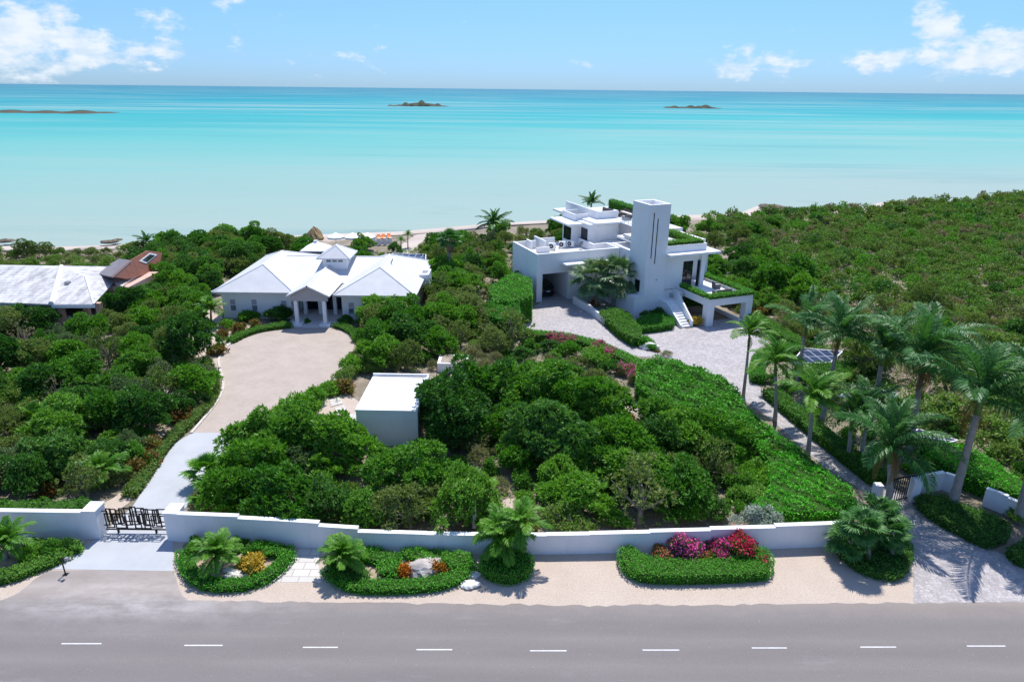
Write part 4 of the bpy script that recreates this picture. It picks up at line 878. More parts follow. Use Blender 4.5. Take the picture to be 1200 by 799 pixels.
def place_tree(pl, name, x, y, sc, rz, label, cat, group=None, sz=None, z=0):
    sz = sz or sc
    root = empty(name, (x, y, z), rz, label=label, cat=cat, group=group); u = 1+.22*math.sin(x*7.3+y*3.1); root.scale = (sc*u, sc/u, sz); root.rotation_euler = (.12*math.sin(x*5.1), .12*math.sin(y*4.7), rz)
    mesh_obj('crown', pl.crown, root); mesh_obj('trunk', pl.trunk, root); return root
def place_shrub(pl, name, x, y, sc, rz, label, cat, group=None, sz=None, z=0):
    sz = sz or sc
    o = mesh_obj(name, pl.crown, None, label=label, cat=cat, group=group); o.location = (x, y, z); u = 1+.2*math.sin(x*7.3+y*3.1); o.rotation_euler = (0, 0, rz); o.scale = (sc*u, sc/u, sz)
    if pl.flower: mesh_obj('flowers', pl.flower, o)
    return o
PT = {}
def protos():
    s = 100
    def T(key, n, *a, **k):
        nonlocal s; PT[key] = []
        for i in range(n): s += 1; PT[key].append(make_tree_proto(s, *a, **k))
    def S(key, n, *a, **k):
        nonlocal s; PT[key] = []
        for i in range(n): s += 1; PT[key].append(make_shrub_proto(s, *a, **k))
    T('mid', 4, 2.1, 3.4, 26, 1650, 7, .25, .105, 'lf_mid'); T('dark', 4, 2.2, 3.6, 24, 1600, 7, .23, .115, 'lf_dark'); T('bright', 4, 2.0, 3.2, 26, 1500, 7, .27, .11, 'lf_bright'); T('olive', 3, 1.9, 3.0, 26, 1450, 6, .19, .08, 'lf_olive')
    T('bare', 3, 1.7, 2.9, 24, 130, 6, .18, .05, 'lf_dry'); T('sparse', 3, 1.9, 3.5, 20, 420, 7, .22, .09, 'lf_olive'); T('grey', 2, 1.8, 2.8, 26, 1300, 7, .17, .075, 'lf_greygreen')
    S('glossy', 3, 1.25, 1.6, 13, 430, 7, .23, .12, 'lf_mid'); S('lush', 3, 1.2, 1.4, 13, 420, 7, .27, .11, 'lf_bright'); S('scrub', 4, 1.5, 1.8, 16, 520, 6, .22, .10, 'lf_scrub', 'lf_dry', .10); S('olivebush', 3, 1.4, 1.6, 15, 470, 6, .20, .09, 'lf_olive', 'lf_dry', .22)
    S('dry', 3, 1.2, 1.4, 9, 330, 6, .22, .05, 'lf_dry', 'lf_olive', .3); S('rust', 2, .8, .9, 7, 260, 6, .24, .10, 'lf_rust', 'lf_olive', .3); S('darkbush', 3, 1.3, 1.7, 12, 480, 7, .22, .11, 'lf_dark')
    S('silver', 1, 1.25, 1.8, 10, 900, 6, .16, .07, 'lf_silver'); S('yellow', 1, .75, .9, 8, 330, 7, .26, .10, 'lf_yellow'); S('orange', 1, .4, .65, 5, 130, 7, .22, .09, 'lf_orange')
    S('ball', 2, .5, .95, 1, 260, 6, .14, .07, 'lf_hedge')
    S('boug_pink', 1, 1.0, 1.5, 8, 420, 6, .18, .09, 'lf_mid', 'lf_olive', .2, flower='pink_fl', ff=.75); S('boug_red', 1, 1.25, 1.65, 9, 520, 6, .18, .09, 'lf_mid', 'lf_olive', .2, flower='red_fl', ff=.62); S('boug_low', 2, .9, .8, 8, 300, 6, .18, .09, 'lf_mid', 'lf_olive', .3, flower='coral_fl', ff=.40)
    S('boug_wild', 2, 1.1, 1.3, 9, 360, 6, .2, .1, 'lf_mid', 'lf_olive', .3, flower='pink_fl', ff=.45)
protos()
# hedges and carpets of leaves over a solid twig core
def hedge(name, poly, h, label, leaf='lf_hedge', dens=70, L=.11, rnd=.18, cat='hedge', z0=0., lump=.06, group=None, seed=0):
    rng = np.random.default_rng(seed+int(abs(poly[0][0]*100))); poly = [tuple(p) for p in poly]; P = np.array(poly); c = P.mean(0)
    hv = h if hasattr(h, '__call__') else (lambda x, y: h+0*x)
    root_z = z0
    ins = [tuple(p) for p in (c+(P-c)*(1-.12/max(.3, np.linalg.norm(P-c, axis=1).mean())))]
    core = MB(); core.prism(ins, root_z-.05, [root_z+float(hv(np.array(x), np.array(y)))-.10 for x, y in (ins if sum(ins[i][0]*ins[(i+1) % len(ins)][1]-ins[(i+1) % len(ins)][0]*ins[i][1] for i in range(len(ins))) > 0 else ins[::-1])])
    o = core.build(name, 'core', label=label, cat=cat, group=group)
    x0, y0 = P.min(0); x1, y1 = P.max(0); n = int((x1-x0)*(y1-y0)*dens); T = np.column_stack([rng.uniform(x0, x1, n), rng.uniform(y0, y1, n)]); T = T[in_poly_np(T, poly)]
    ed = np.full(len(T), 1e9)
    for i in range(len(P)):
        a = P[i]; b = P[(i+1) % len(P)]; ab = b-a; t = np.clip(((T-a)@ab)/max(1e-9, ab@ab), 0, 1); ed = np.minimum(ed, np.linalg.norm(T-a-t[:, None]*ab, axis=1))
    hz = hv(T[:, 0], T[:, 1])+lump*(np.sin(T[:, 0]*2.1+1)*np.cos(T[:, 1]*1.7)+.6*np.sin(T[:, 0]*5.3+T[:, 1]*4.1)); e = np.clip(ed/max(rnd, .01), 0, 1); hz = hz-rnd*(1-np.sqrt(1-(1-e)**2))*.9
    pt = np.column_stack([T, hz+z0]); nt_ = np.tile([0, 0, 1.], (len(T), 1)); pts = [pt]; nn = [nt_]
    for i in range(len(P)):
        a = P[i]; b = P[(i+1) % len(P)]; ab = b-a; l = np.linalg.norm(ab)
        if l < 1e-6: continue
        hm = float(hv(np.array((a[0]+b[0])/2), np.array((a[1]+b[1])/2))); m = int(l*hm*dens*.9)
        if m < 1: continue
        t = rng.uniform(0, 1, m); zz = rng.uniform(0, 1, m)*(hm-.02); q = a+t[:, None]*ab; no = np.array([ab[1], -ab[0]])/l
        if in_poly(tuple((a+b)/2+no*.02), poly): no = -no
        pts.append(np.column_stack([q+no*rng.uniform(-.04, .03, (m, 1)), zz+z0])); nn.append(np.tile([no[0], no[1], .25], (m, 1)))
    p = np.concatenate(pts); n_ = unit(np.concatenate(nn)+rng.normal(0, .12, (len(p), 3)))
    Q = leaves_at(rng, p, n_, 2, L, L*.62, .95, 1.1, .03); mesh_obj('foliage', quads_mesh('hedge_foliage', Q, [leaf]), o); return o
def strip(pts, w):
    """closed outline of a band of width w along a smoothed path"""
    p = smooth_poly([tuple(x) for x in pts], 2, False); Lf, Rt = [], []
    for i in range(len(p)):
        a = Vector(p[max(0, i-1)]); b = Vector(p[min(len(p)-1, i+1)]); d = (b-a).normalized(); n = Vector((-d.y, d.x))*w/2; c = Vector(p[i]); Lf.append(tuple(c+n)); Rt.append(tuple(c-n))
    return Lf+Rt[::-1]
def ground_cover(name, poly, z, per, leaf, label=None, L=.25, hgt=.35, k=5, excl=(), seed=1, leaf2=None):
    rng = np.random.default_rng(seed); P = np.array(poly); x0, y0 = P.min(0); x1, y1 = P.max(0); n = int((x1-x0)*(y1-y0)*per)
    T = np.column_stack([rng.uniform(x0, x1, n), rng.uniform(y0, y1, n)]); ok = in_poly_np(T, poly)
    for e in excl: ok &= ~in_poly_np(T, e)
    cl = np.sin(T[:, 0]*.9+1.3*np.sin(T[:, 1]*.5))*np.sin(T[:, 1]*.8+1.1*np.sin(T[:, 0]*.6)); ok &= rng.random(n) < .55+.45*cl
    T = T[ok]; p = np.column_stack([T, z+rng.uniform(.02, hgt, len(T))]); Q = leaves_at(rng, p, np.tile([0, 0, .8], (len(p), 1)), k, L, L*.45, .9, .5, L*.4)
    mats = [leaf]; mi = np.zeros(len(Q), int)
    if leaf2: mats.append(leaf2); mi = np.where(np.repeat(rng.random(len(p)) < .35, k), 1, 0)
    return mesh_obj(name, quads_mesh(name, Q, mats, mi), None, label=label, kind='stuff')

# palms
def frond_mesh(name, seed, L=3.0, droop=1.0, nl=34, ll=.62, lw=.05, leaf='palm', rise=.15, sweep=0., vee=.5, hang=.5):
    """a feather frond: arched rachis along +X with drooping leaflets on both sides (three-quad blades)"""
    rng = np.random.default_rng(seed); Q = []
    def rp(t): return np.array([L*(t-.16*droop*t**2), sweep*L*t*t*.35, L*(rise*t-.42*droop*t**2.2)])
    ts = np.linspace(0, 1, 14)
    for a, b in zip(ts[:-1], ts[1:]):
        A, B = rp(a), rp(b); w0 = .045*(1-a)+.008; w1 = .045*(1-b)+.008; s = np.array([0, 1., 0])
        Q.append([A+s*w0, B+s*w1, B-s*w1, A-s*w0]); Q.append([A+[0, 0, w0], B+[0, 0, w1], B-[0, 0, w1], A-[0, 0, w0]])
    for i in range(nl):
        t = .10+.89*(i+.5)/nl; A = rp(t); d = unit((rp(min(1, t+.02))-rp(t-.02))[None])[0]
        for s in (-1, 1):
            l = ll*(math.sin(math.pi*min(1, .16+t*.80))**.7)*rng.uniform(.85, 1.12)
            side = np.array([0, s, 0]); up = np.array([0, 0, 1.])
            out = unit((side*1.0+d*(.55+.6*t)+up*(vee*rng.uniform(.5, 1.2)))[None])[0]; o2 = unit((out*.9-up*(hang*rng.uniform(.6, 1.5))+d*.2)[None])[0]; o3 = unit((o2-up*hang*1.1)[None])[0]
            wv = unit(np.cross(out, np.cross(d, out))[None])[0]*lw*rng.uniform(.8, 1.2)
            p0 = A; p1 = A+out*l*.4; p2 = p1+o2*l*.35; p3 = p2+o3*l*.25
            Q += [[p0-wv*.4, p0+wv*.4, p1+wv, p1-wv], [p1-wv, p1+wv, p2+wv*.8, p2-wv*.8], [p2-wv*.8, p2+wv*.8, p3+wv*.05, p3-wv*.05]]
    return quads_mesh(name, np.array(Q), [leaf])
def fan_mesh(name, seed, pet=1.1, r=.95, n=30, leaf='fan', droop=.35):
    rng = np.random.default_rng(seed); Q = []
    tip = np.array([pet, 0, -.10*pet]); w = .022
    for a, b in zip(np.linspace(0, 1, 5)[:-1], np.linspace(0, 1, 5)[1:]):
        A = np.array([pet*a, 0, .12*math.sin(math.pi*a*.9)-.1*pet*a*a]); B = np.array([pet*b, 0, .12*math.sin(math.pi*b*.9)-.1*pet*b*b]); s = np.array([0, 1., 0]); Q.append([A+s*w, B+s*w, B-s*w, A-s*w])
    tip = np.array([pet, 0, .12*math.sin(math.pi*.9)-.1*pet])
    for i in range(n):
        a = -2.25+4.5*(i+.5)/n; rr = r*(.72+.28*math.cos(a*.55))*rng.uniform(.92, 1.08); d = np.array([math.cos(a), math.sin(a), .18]); s = np.array([-math.sin(a), math.cos(a), (.35 if i % 2 else -.35)]); s = s/np.linalg.norm(s)
        m = tip+d*rr*.55; dd = unit((d-np.array([0, 0, droop*rng.uniform(.6, 1.8)]))[None])[0]; e = m+dd*rr*.5; ww = rr*2.25/n*.95
        Q += [[tip-s*.006, tip+s*.006, m+s*ww, m-s*ww], [m-s*ww, m+s*ww, e+s*.006, e-s*.006]]
    return quads_mesh(name, np.array(Q), [leaf])
FR = {}
FR['royal'] = [frond_mesh('frond', 1+i, 3.5, d, 50, .92, .024, 'palm', .36, sw, .8, .8) for i, (d, sw) in enumerate(((.8, .5), (1.0, -.5), (.65, .8), (1.15, .3)))]
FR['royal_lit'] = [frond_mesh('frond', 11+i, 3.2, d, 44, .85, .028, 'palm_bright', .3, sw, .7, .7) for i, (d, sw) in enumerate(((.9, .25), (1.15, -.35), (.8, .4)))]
FR['dead'] = [frond_mesh('dead_frond', 71+i, 2.6, 1.5, 30, .6, .022, 'lf_rust', .1, sw, .2, 1.0) for i, sw in enumerate((.3, -.3))]
FR['bush'] = [frond_mesh('frond', 21+i, 1.65, d, 26, .52, .022, 'palm_bright', .42, sw, .55, .5) for i, (d, sw) in enumerate(((.85, .15), (1.1, -.2), (.7, .1)))]
FR['coco'] = [frond_mesh('frond', 31+i, 3.4, d, 36, .75, .05, 'palm', .35, sw, .35, .7) for i, (d, sw) in enumerate(((.9, .15), (1.15, -.2), (.75, .1)))]
FR['fan'] = [fan_mesh('frond', 41+i, 1.5, 1.25, 34, 'fan', d) for i, d in enumerate((.3, .5, .7))]
FR['fan_small'] = [fan_mesh('frond', 51+i, .75, .62, 24, 'palm_bright', d) for i, d in enumerate((.2, .35, .5))]
FR['fan_dark'] = [fan_mesh('frond', 61+i, 1.0, .9, 28, 'palm', d) for i, d in enumerate((.3, .45, .6))]
def palm(name, x, y, h, kind, nf, label, lean=(0, 0), r=(.22, .13), shaft=True, cat='palm tree', group=None, scale=1.0, elev=(75, -25), seed=0, trunk='trunk', skirt=False, wind=0., z=0, extra_stems=(), dead=0):
    rng = random.Random(seed*7+3); root = empty(name, (x, y, z), 0, label=label, cat=cat, group=group)
    tops = [(lean[0], lean[1], h)]+list(extra_stems)
    for si, (lx, ly, hh) in enumerate(tops):
        if hh > .5:
            t = MB(); pts = []; rad = []
            for i in range(9): q = i/8; pts.append((lx*q*q*.6+lx*.4*q, ly*q, -.1+(hh+.1)*q)); rad.append((r[0]+(r[1]-r[0])*q)*(1+.16*math.exp(-((q-.05)/.08)**2)))
            t.tube(pts, rad, 10); t.build('trunk', trunk, root, smooth=True)
        top = Vector((lx, ly, hh))
        if shaft:
            s = MB(); d = Vector((lx*.25, ly*.2, 1)).normalized(); s.tube([tuple(top-d*.05), tuple(top+d*.45), tuple(top+d*1.05), tuple(top+d*1.3)], [r[1]*1.15, r[1]*1.25, r[1]*.8, r[1]*.35], 10); s.build('crownshaft', 'shaft', root, smooth=True); top = top+d*1.1
        if skirt:
            s = MB(); s.tube([tuple(top-Vector((0, 0, 1.9))), tuple(top-Vector((0, 0, 1.2))), tuple(top-Vector((0, 0, .3))), tuple(top)], [.35, .62, .55, .2], 14); s.build('skirt', 'skirt', root)
        n = nf if si == 0 else max(8, int(nf*.75))
        for i in range(n):
            az = i*2.39996+rng.uniform(-.2, .2); q = (i+.5)/n; e = R(elev[0]+(elev[1]-elev[0])*q**.85+rng.uniform(-7, 7))
            if wind: az += -wind*math.sin(az)*.9
            f = mesh_obj('frond', rng.choice(FR[kind]), root); f.location = top; f.rotation_euler = (rng.uniform(-.25, .25), -e, az); k = scale*rng.uniform(.85, 1.1)*(.72+.28*min(1, q*2.2)); f.scale = (k, k, k)
        if dead and si == 0:
            for i in range(dead):
                f = mesh_obj('dead_frond', FR['dead'][i % 2], root); f.location = top; f.rotation_euler = (rng.uniform(-.3, .3), R(rng.uniform(25, 60)), rng.uniform(0, 6.28)); k = scale*rng.uniform(.6, .85); f.scale = (k, k, k)
    return root

# ------------------------------------------------------------------ plants: front beds along the verge
def bed(pts, h=.05):
    p = smooth_poly(g2(pts), 2); MB().prism(p, -.02, h).build('planting_bed', 'mulch', kind='structure'); return p
def rock(x, y, r, label, mat='rock', seed=0, flat=.6, cat='rock', group=None):
    import bmesh
    bm = bmesh.new(); bmesh.ops.create_icosphere(bm, subdivisions=3, radius=1.0); rng = np.random.default_rng(seed+9); K = rng.normal(0, 1, (7, 3))*2.0; ph = rng.uniform(0, 6, 7)
    for v in bm.verts:
        q = np.array(v.co); d = 1+.13*sum(math.sin(K[i]@q+ph[i]) for i in range(4))*.6+.07*sum(math.sin(2.6*K[i]@q+ph[i]) for i in range(4, 7)); v.co = Vector((q[0]*d*r*1.15, q[1]*d*r*.85, max(-.15*r, q[2]*d*r*flat)))
    me = bpy.data.meshes.new('rock'); bm.to_mesh(me); bm.free(); me.materials.append(MAT[mat]); b = G(x, y); o = mesh_obj('rock', me, None, label=label, cat=cat, group=group); o.location = (b[0], b[1], r*.2); return o
bedA = bed([(212, 640), (222, 634), (300, 640), (342, 645), (330, 662), (314, 677), (285, 686), (250, 686), (226, 678), (215, 660)])
bedB = bed([(378, 640), (420, 644), (500, 648), (556, 651), (556, 666), (538, 681), (482, 688), (440, 689), (410, 687), (388, 672)])
bedL = bed([(-60, 632), (95, 634), (98, 642), (60, 657), (20, 672), (-60, 690)])
hedge('bed_hedge', strip(g2([(214, 644), (217, 660), (228, 676), (250, 683.5), (284, 682.5), (312, 674), (328, 661), (340, 647)], .4), .75), .5, 'low leafy hedge edging the bed with the yellow croton', dens=120, L=.11, rnd=.2, lump=.08)
hedge('bed_hedge', strip(g2([(296, 639), (318, 641), (340, 644)], .5), .9), .55, 'short hedge under the wall behind the yellow croton', dens=110, L=.12, lump=.09)
hedge('bed_hedge', strip(g2([(384, 664), (398, 677), (412, 683.5), (445, 685), (485, 684), (520, 680), (540, 672), (553, 660)], .4), .8), .5, 'low leafy hedge edging the bed with the coral rock', dens=120, L=.11, rnd=.2, lump=.08)
hedge('bed_hedge', g2([(382, 650), (398, 652), (425, 660), (433, 672), (425, 679), (404, 677), (388, 666)], .6), .65, 'rounded dark hedge mound at the left end of the coral rock bed', 'lf_mid', dens=110, L=.12, rnd=.3, lump=.1)
hedge('bed_hedge', g2([(395, 637), (440, 640), (470, 648), (468, 658), (440, 656), (410, 648)], .5), .55, 'loose green hedge under the wall right of the small palm', dens=110, L=.12, rnd=.3, lump=.1)
hedge('bed_hedge', g2([(470, 641), (520, 643), (552, 648), (553, 658), (536, 664), (512, 658), (480, 652)], .55), .6, 'loose green hedge against the wall behind the coral rock', dens=110, L=.12, rnd=.3, lump=.1)
hedge('bed_hedge', g2([(442, 658), (468, 656), (472, 664), (460, 672), (445, 668)], .5), .55, 'small round hedge clump left of the coral rock', dens=110, L=.12, rnd=.3, lump=.1)
hedge('bed_hedge', g2([(-30, 676), (20, 664), (50, 652), (74, 643), (84, 648), (56, 660), (20, 674), (-30, 688)], .4), .5, 'low hedge along the verge in the bed left of the gate', 'lf_mid', dens=110, L=.12, rnd=.25, lump=.1)
hedge('bed_hedge', g2([(28, 629), (70, 631), (96, 633), (94, 641), (60, 641), (30, 640)], .5), .55, 'dark low hedge against the wall left of the gate', 'lf_mid', dens=110, L=.12, rnd=.25, lump=.1)
hedge('drum_hedge', smooth_poly(g2([(561, 655), (567, 645), (580, 640), (595, 639), (612, 641), (624, 648), (625, 660), (616, 670), (598, 674), (580, 672), (566, 666)], .75), 1), .78, 'round drum-shaped clipped hedge around the palm in front of the wall', dens=130, L=.10, rnd=.2, lump=.03)
Uo = [(724, 642.6), (726.4, 655), (735, 665), (752.7, 672.5), (800, 673.5), (860, 672), (898, 669.5), (906, 665), (907.5, 652.6), (900.4, 642.6), (891.6, 638), (889, 644), (870, 652), (820, 654.5), (767.7, 653.5), (747.6, 645), (742.6, 638.8), (731, 638)]
hedge('clipped_hedge', smooth_poly(g2(Uo, .72), 1), .74, 'long low clipped hedge wrapped in a U round the bougainvillea', dens=150, L=.09, rnd=.14, lump=.02)
bedE = smooth_poly(g2([(972, 632), (983, 647), (1010, 668), (1042, 676), (1060, 673), (1072, 645), (1060, 622), (1030, 615), (990, 622)], .4), 1)
hedge('bed_hedge', bedE, .5, 'dark low hedge mound under the fan palms beside the cobbled entrance', 'lf_dark', dens=110, L=.13, rnd=.3, lump=.1)
def sh(key, x, y, sc, label, name='shrub', cat='shrub', i=0, rz=.4, group=None, sz=None):
    b = G(x, y); return place_shrub(PT[key][i % len(PT[key])], name, b[0], b[1], sc, rz, label, cat, group, sz)
sh('yellow', 297, 667, .95, 'yellow croton bush in the bed by the stone path', 'croton', 'croton')
sh('yellow', 284, 664, .45, 'tiny yellow croton left of the big yellow one', 'croton', 'croton', rz=2)
sh('orange', 473.5, 675, 1.0, 'small orange croton left of the coral rock', 'croton', 'croton'); sh('orange', 515, 672, 1.0, 'small orange croton right of the coral rock', 'croton', 'croton', rz=2.5)
rock(495, 670, .85, 'large pitted coral rock in the middle of the right-hand bed', seed=3); rock(506, 668, .75, 'pale coral rock leaning on the larger one', seed=4); rock(487, 674, .4, 'small grey rock at the foot of the coral rock', seed=5)
rock(554, 674, .40, 'pale boulder beside the drum hedge, upper one', 'wrock', 6, .5); rock(551, 686, .46, 'flat white boulder on the gravel beside the drum hedge', 'wrock', 7, .4)
for i, (x, y, r) in enumerate([(271, 675, .3), (278, 674, .35), (290, 676, .28), (305, 674, .25), (268, 668, .25)]): rock(x, y, r, 'small pale rock in the bed beside the yellow croton', 'wrock', 20+i, group='pale rocks by the yellow croton')
sh('boug_pink', 803, 655, .95, 'rounded pink bougainvillea inside the U-shaped hedge', 'bougainvillea', 'bougainvillea'); sh('boug_red', 868, 653, .95, 'crimson bougainvillea at the right end of the U-shaped hedge', 'bougainvillea', 'bougainvillea', sz=.95)
sh('boug_pink', 845, 652, .8, 'magenta bougainvillea leaning on the crimson one', 'bougainvillea', 'bougainvillea', rz=2.2)
sh('boug_low', 776, 657, .85, 'low coral-flowered bougainvillea left of the pink one', 'bougainvillea', 'bougainvillea'); sh('boug_low', 833, 657, .7, 'low coral-flowered bougainvillea between the pink and crimson ones', 'bougainvillea', 'bougainvillea', i=1)
sh('lush', 35, 655, .55, 'bright low shrub in the bed left of the gate', rz=1); sh('glossy', 62, 650, .5, 'mid-green low shrub in the bed left of the gate')
sh('darkbush', 78, 645, .45, 'dark low shrub nearest the left gate pillar')
for i, (x, y) in enumerate([(228, 646), (275, 645), (300, 650)]): sh('glossy', x, y, .5, 'small green shrub under the wall in the yellow croton bed', i=i, rz=i*2., group='small shrubs in the yellow croton bed')

# palms at the wall and along the second drive
def at_y(x, y, Y): d = ray(x, y); t = Y/d[1]; return np.array([0, 0, CAM_H])+t*d
def palm_px(name, base, crown, kind, nf, label, **k):
    b = G(*base); c = at_y(crown[0], crown[1], b[1]); sh_ = 1.1 if k.get('shaft', True) else 0
    return palm(name, b[0], b[1], max(.3, c[2]-sh_), kind, nf, label, lean=(c[0]-b[0], 0), **k)
palm_px('bush_palm', (256, 668), (254, 650), 'bush', 30, 'bushy low palm in the bed with the yellow croton', shaft=False, elev=(80, -20), seed=1, scale=1.05, r=(.15, .1))
palm_px('bush_palm', (401, 672), (402, 652), 'bush', 28, 'bushy low palm at the left end of the coral rock bed', shaft=False, elev=(80, -20), seed=2, scale=1.0, r=(.15, .1))
palm_px('bush_palm', (8, 655), (6, 636), 'bush', 28, 'bushy low palm cut by the left edge of the photo', shaft=False, elev=(80, -20), seed=3, scale=1.1, r=(.15, .1))
palm_px('triple_palm', (594, 660), (590, 630), 'bush', 24, 'arching three-stemmed palm rising from the drum hedge', shaft=False, elev=(75, -30), seed=4, scale=1.18, r=(.1, .07), extra_stems=((-.55, .2, 1.9), (.8, .2, 2.7)))
palm_px('fan_palm', (1018, 660), (1012, 615), 'fan_dark', 24, 'dark fan palm at the end of the long wall', shaft=False, elev=(75, -45), seed=5, scale=.8, r=(.14, .12), trunk='bark')
palm_px('fan_palm', (1045, 655), (1045, 622), 'fan_dark', 24, 'fan palm leaning over the edge of the cobbled entrance', shaft=False, elev=(75, -45), seed=6, scale=.72, r=(.14, .12), trunk='bark')
palm_px('fan_palm', (1000, 655), (996, 632), 'fan_dark', 20, 'low fan palm in front of the right end of the long wall', shaft=False, elev=(70, -45), seed=7, scale=.8, r=(.14, .12), trunk='bark')
palm_px('fan_palm', (1032, 640), (1030, 600), 'fan_dark', 22, 'taller fan palm at the back of the clump beside the cobbled entrance', shaft=False, elev=(75, -40), seed=8, scale=.8, r=(.14, .12), trunk='bark')
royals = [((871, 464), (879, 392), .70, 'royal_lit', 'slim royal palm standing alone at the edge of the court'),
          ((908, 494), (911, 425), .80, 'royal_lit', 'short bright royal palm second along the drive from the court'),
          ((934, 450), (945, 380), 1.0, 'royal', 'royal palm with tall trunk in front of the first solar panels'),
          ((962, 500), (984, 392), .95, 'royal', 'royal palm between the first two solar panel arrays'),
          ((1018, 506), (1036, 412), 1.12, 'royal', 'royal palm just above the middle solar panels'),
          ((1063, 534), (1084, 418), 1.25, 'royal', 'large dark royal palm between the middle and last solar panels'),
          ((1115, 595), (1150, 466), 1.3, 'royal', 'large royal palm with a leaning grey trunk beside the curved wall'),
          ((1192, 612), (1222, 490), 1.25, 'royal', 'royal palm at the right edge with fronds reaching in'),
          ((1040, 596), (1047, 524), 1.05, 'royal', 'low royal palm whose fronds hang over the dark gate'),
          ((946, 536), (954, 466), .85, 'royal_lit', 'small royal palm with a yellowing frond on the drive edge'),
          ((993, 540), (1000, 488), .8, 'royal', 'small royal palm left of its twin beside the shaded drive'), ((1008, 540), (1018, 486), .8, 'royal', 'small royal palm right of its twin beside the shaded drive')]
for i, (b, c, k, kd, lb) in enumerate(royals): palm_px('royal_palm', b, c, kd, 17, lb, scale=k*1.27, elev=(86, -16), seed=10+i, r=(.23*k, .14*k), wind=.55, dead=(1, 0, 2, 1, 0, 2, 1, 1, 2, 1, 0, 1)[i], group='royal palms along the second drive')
palm_px('fan_palm', (699, 360), (698, 323), 'fan', 26, 'big silvery fan palm left of its twin in front of the villa', shaft=False, elev=(82, -55), seed=30, scale=1.34, r=(.2, .17), trunk='bark')
palm_px('fan_palm', (718, 360), (724, 321), 'fan', 26, 'big silvery fan palm nearest the villa tower', shaft=False, elev=(82, -55), seed=31, scale=1.3, r=(.2, .17), trunk='bark')
palm_px('skirted_palm', (525, 335), (527, 280), 'fan_dark', 26, 'tall fan palm with a brown skirt between the two houses', shaft=False, elev=(85, -30), seed=32, scale=1.0, r=(.3, .25), trunk='bark', skirt=True)
palm_px('coconut_palm', (577, 300), (579, 262), 'coco', 18, 'coconut palm rising above the trees left of the villa', shaft=False, elev=(80, -15), seed=33, scale=1.15, trunk='bark')
c = at_y(693, 239, 112.); palm('coconut_palm', c[0], c[1], c[2], 'coco', 16, 'palm top showing behind the villa roof terrace', shaft=False, elev=(80, 0), seed=34, scale=.85, trunk='bark')
palm_px('coconut_palm', (470, 293), (470, 282), 'bush', 14, 'left of the two small palms beside the beach path', shaft=False, seed=35, scale=.75, r=(.1, .08)); palm_px('coconut_palm', (478, 290), (478, 275), 'bush', 14, 'right of the two small palms beside the beach path', shaft=False, seed=36, scale=.75, r=(.1, .08))
palm_px('coconut_palm', (172, 300), (172, 284), 'coco', 14, 'palm behind the brown shingle roof near the beach', shaft=False, seed=37, scale=.8, trunk='bark')
palm_px('bush_palm', (248, 382), (247, 362), 'bush', 22, 'palm at the left corner of the white house', shaft=False, elev=(80, -25), seed=38, scale=1.35, r=(.15, .1)); palm_px('bush_palm', (457, 383), (456, 358), 'bush', 16, 'small palm in front of the right wing of the white house', shaft=False, elev=(70, -20), seed=39, scale=1.1, r=(.1, .08))
palm_px('bush_palm', (120, 570), (118, 552), 'bush', 24, 'bright low palm in the thicket left of the first drive', shaft=False, elev=(75, -15), seed=40, scale=1.25, r=(.12, .1))
palm_px('fan_palm', (243, 568), (243, 553), 'fan_small', 18, 'small fan palm at the right edge of the concrete drive', shaft=False, elev=(75, -10), seed=41, scale=1.3, r=(.1, .1)); palm_px('fan_palm', (278, 560), (278, 545), 'fan_small', 18, 'small fan palm in the shrubs right of the concrete drive', shaft=False, elev=(75, -10), seed=42, scale=1.2, r=(.1, .1))

# hedges round the villa and the second drive
def slope(x, y): return 1.5+0*x
hedge('hedge_bank', g2([(748, 424), (775, 419), (815, 428), (850, 443), (866, 458), (872, 476), (905, 500), (892, 508), (850, 492), (820, 482), (790, 478), (765, 464), (748, 446)], 1.8), 1.8, 'tall rough hedge bank between the court and the garden trees', 'lf_hedge', dens=50, L=.24, rnd=.7, lump=.42)
hedge('hedge_bank', g2([(903, 503), (935, 522), (965, 548), (998, 572), (1004, 586), (985, 598), (890, 599), (884, 588), (905, 570), (902, 540), (885, 515)], 1.5), 1.5, 'broad bright lime-green hedge beside the drive above the wall', 'lf_lime', dens=62, L=.17, rnd=.5, lump=.24)
hedge('clipped_hedge', strip(g2([(606, 384), (622, 389), (650, 390), (690, 398), (720, 410), (750, 425)], .9), 1.5), .95, 'curved clipped hedge along the near side of the court', 'lf_hedge', dens=70, L=.14, rnd=.3, lump=.05)
hedge('tall_hedge', g2([(574, 336), (600, 318), (622, 325), (623, 345), (600, 353), (580, 351)], 3.4), 3.4, 'tall clipped hedge block nearest the villa carport', 'lf_hedge', dens=42, L=.20, rnd=.5, lump=.15)
hedge('tall_hedge', g2([(568, 354), (585, 347), (607, 353), (609, 366), (590, 374), (572, 369)], 3.0), 3.0, 'tall clipped hedge block beside the court entrance, lower one', 'lf_hedge', dens=42, L=.20, rnd=.5, lump=.15)
hedge('clipped_hedge', strip(g2([(889, 440), (887, 420), (902, 407), (937, 404)], .9), 1.3), .95, 'curved clipped hedge at the right end of the court', 'lf_hedge', dens=70, L=.14, rnd=.3, lump=.04)
hedge('clipped_hedge', strip(g2([(884, 368), (905, 380), (928, 395), (945, 402)], .9), 1.6), 1.0, 'dark clipped hedge behind the court running toward the solar panels', 'lf_mid', dens=70, L=.15, rnd=.3, lump=.05)
hedge('clipped_hedge', strip(g2([(902, 455), (930, 478), (980, 518), (1032, 558)], .7), 1.5), .85, 'dark hedge along the right side of the shaded drive', 'lf_mid', dens=70, L=.15, rnd=.3, lump=.12)
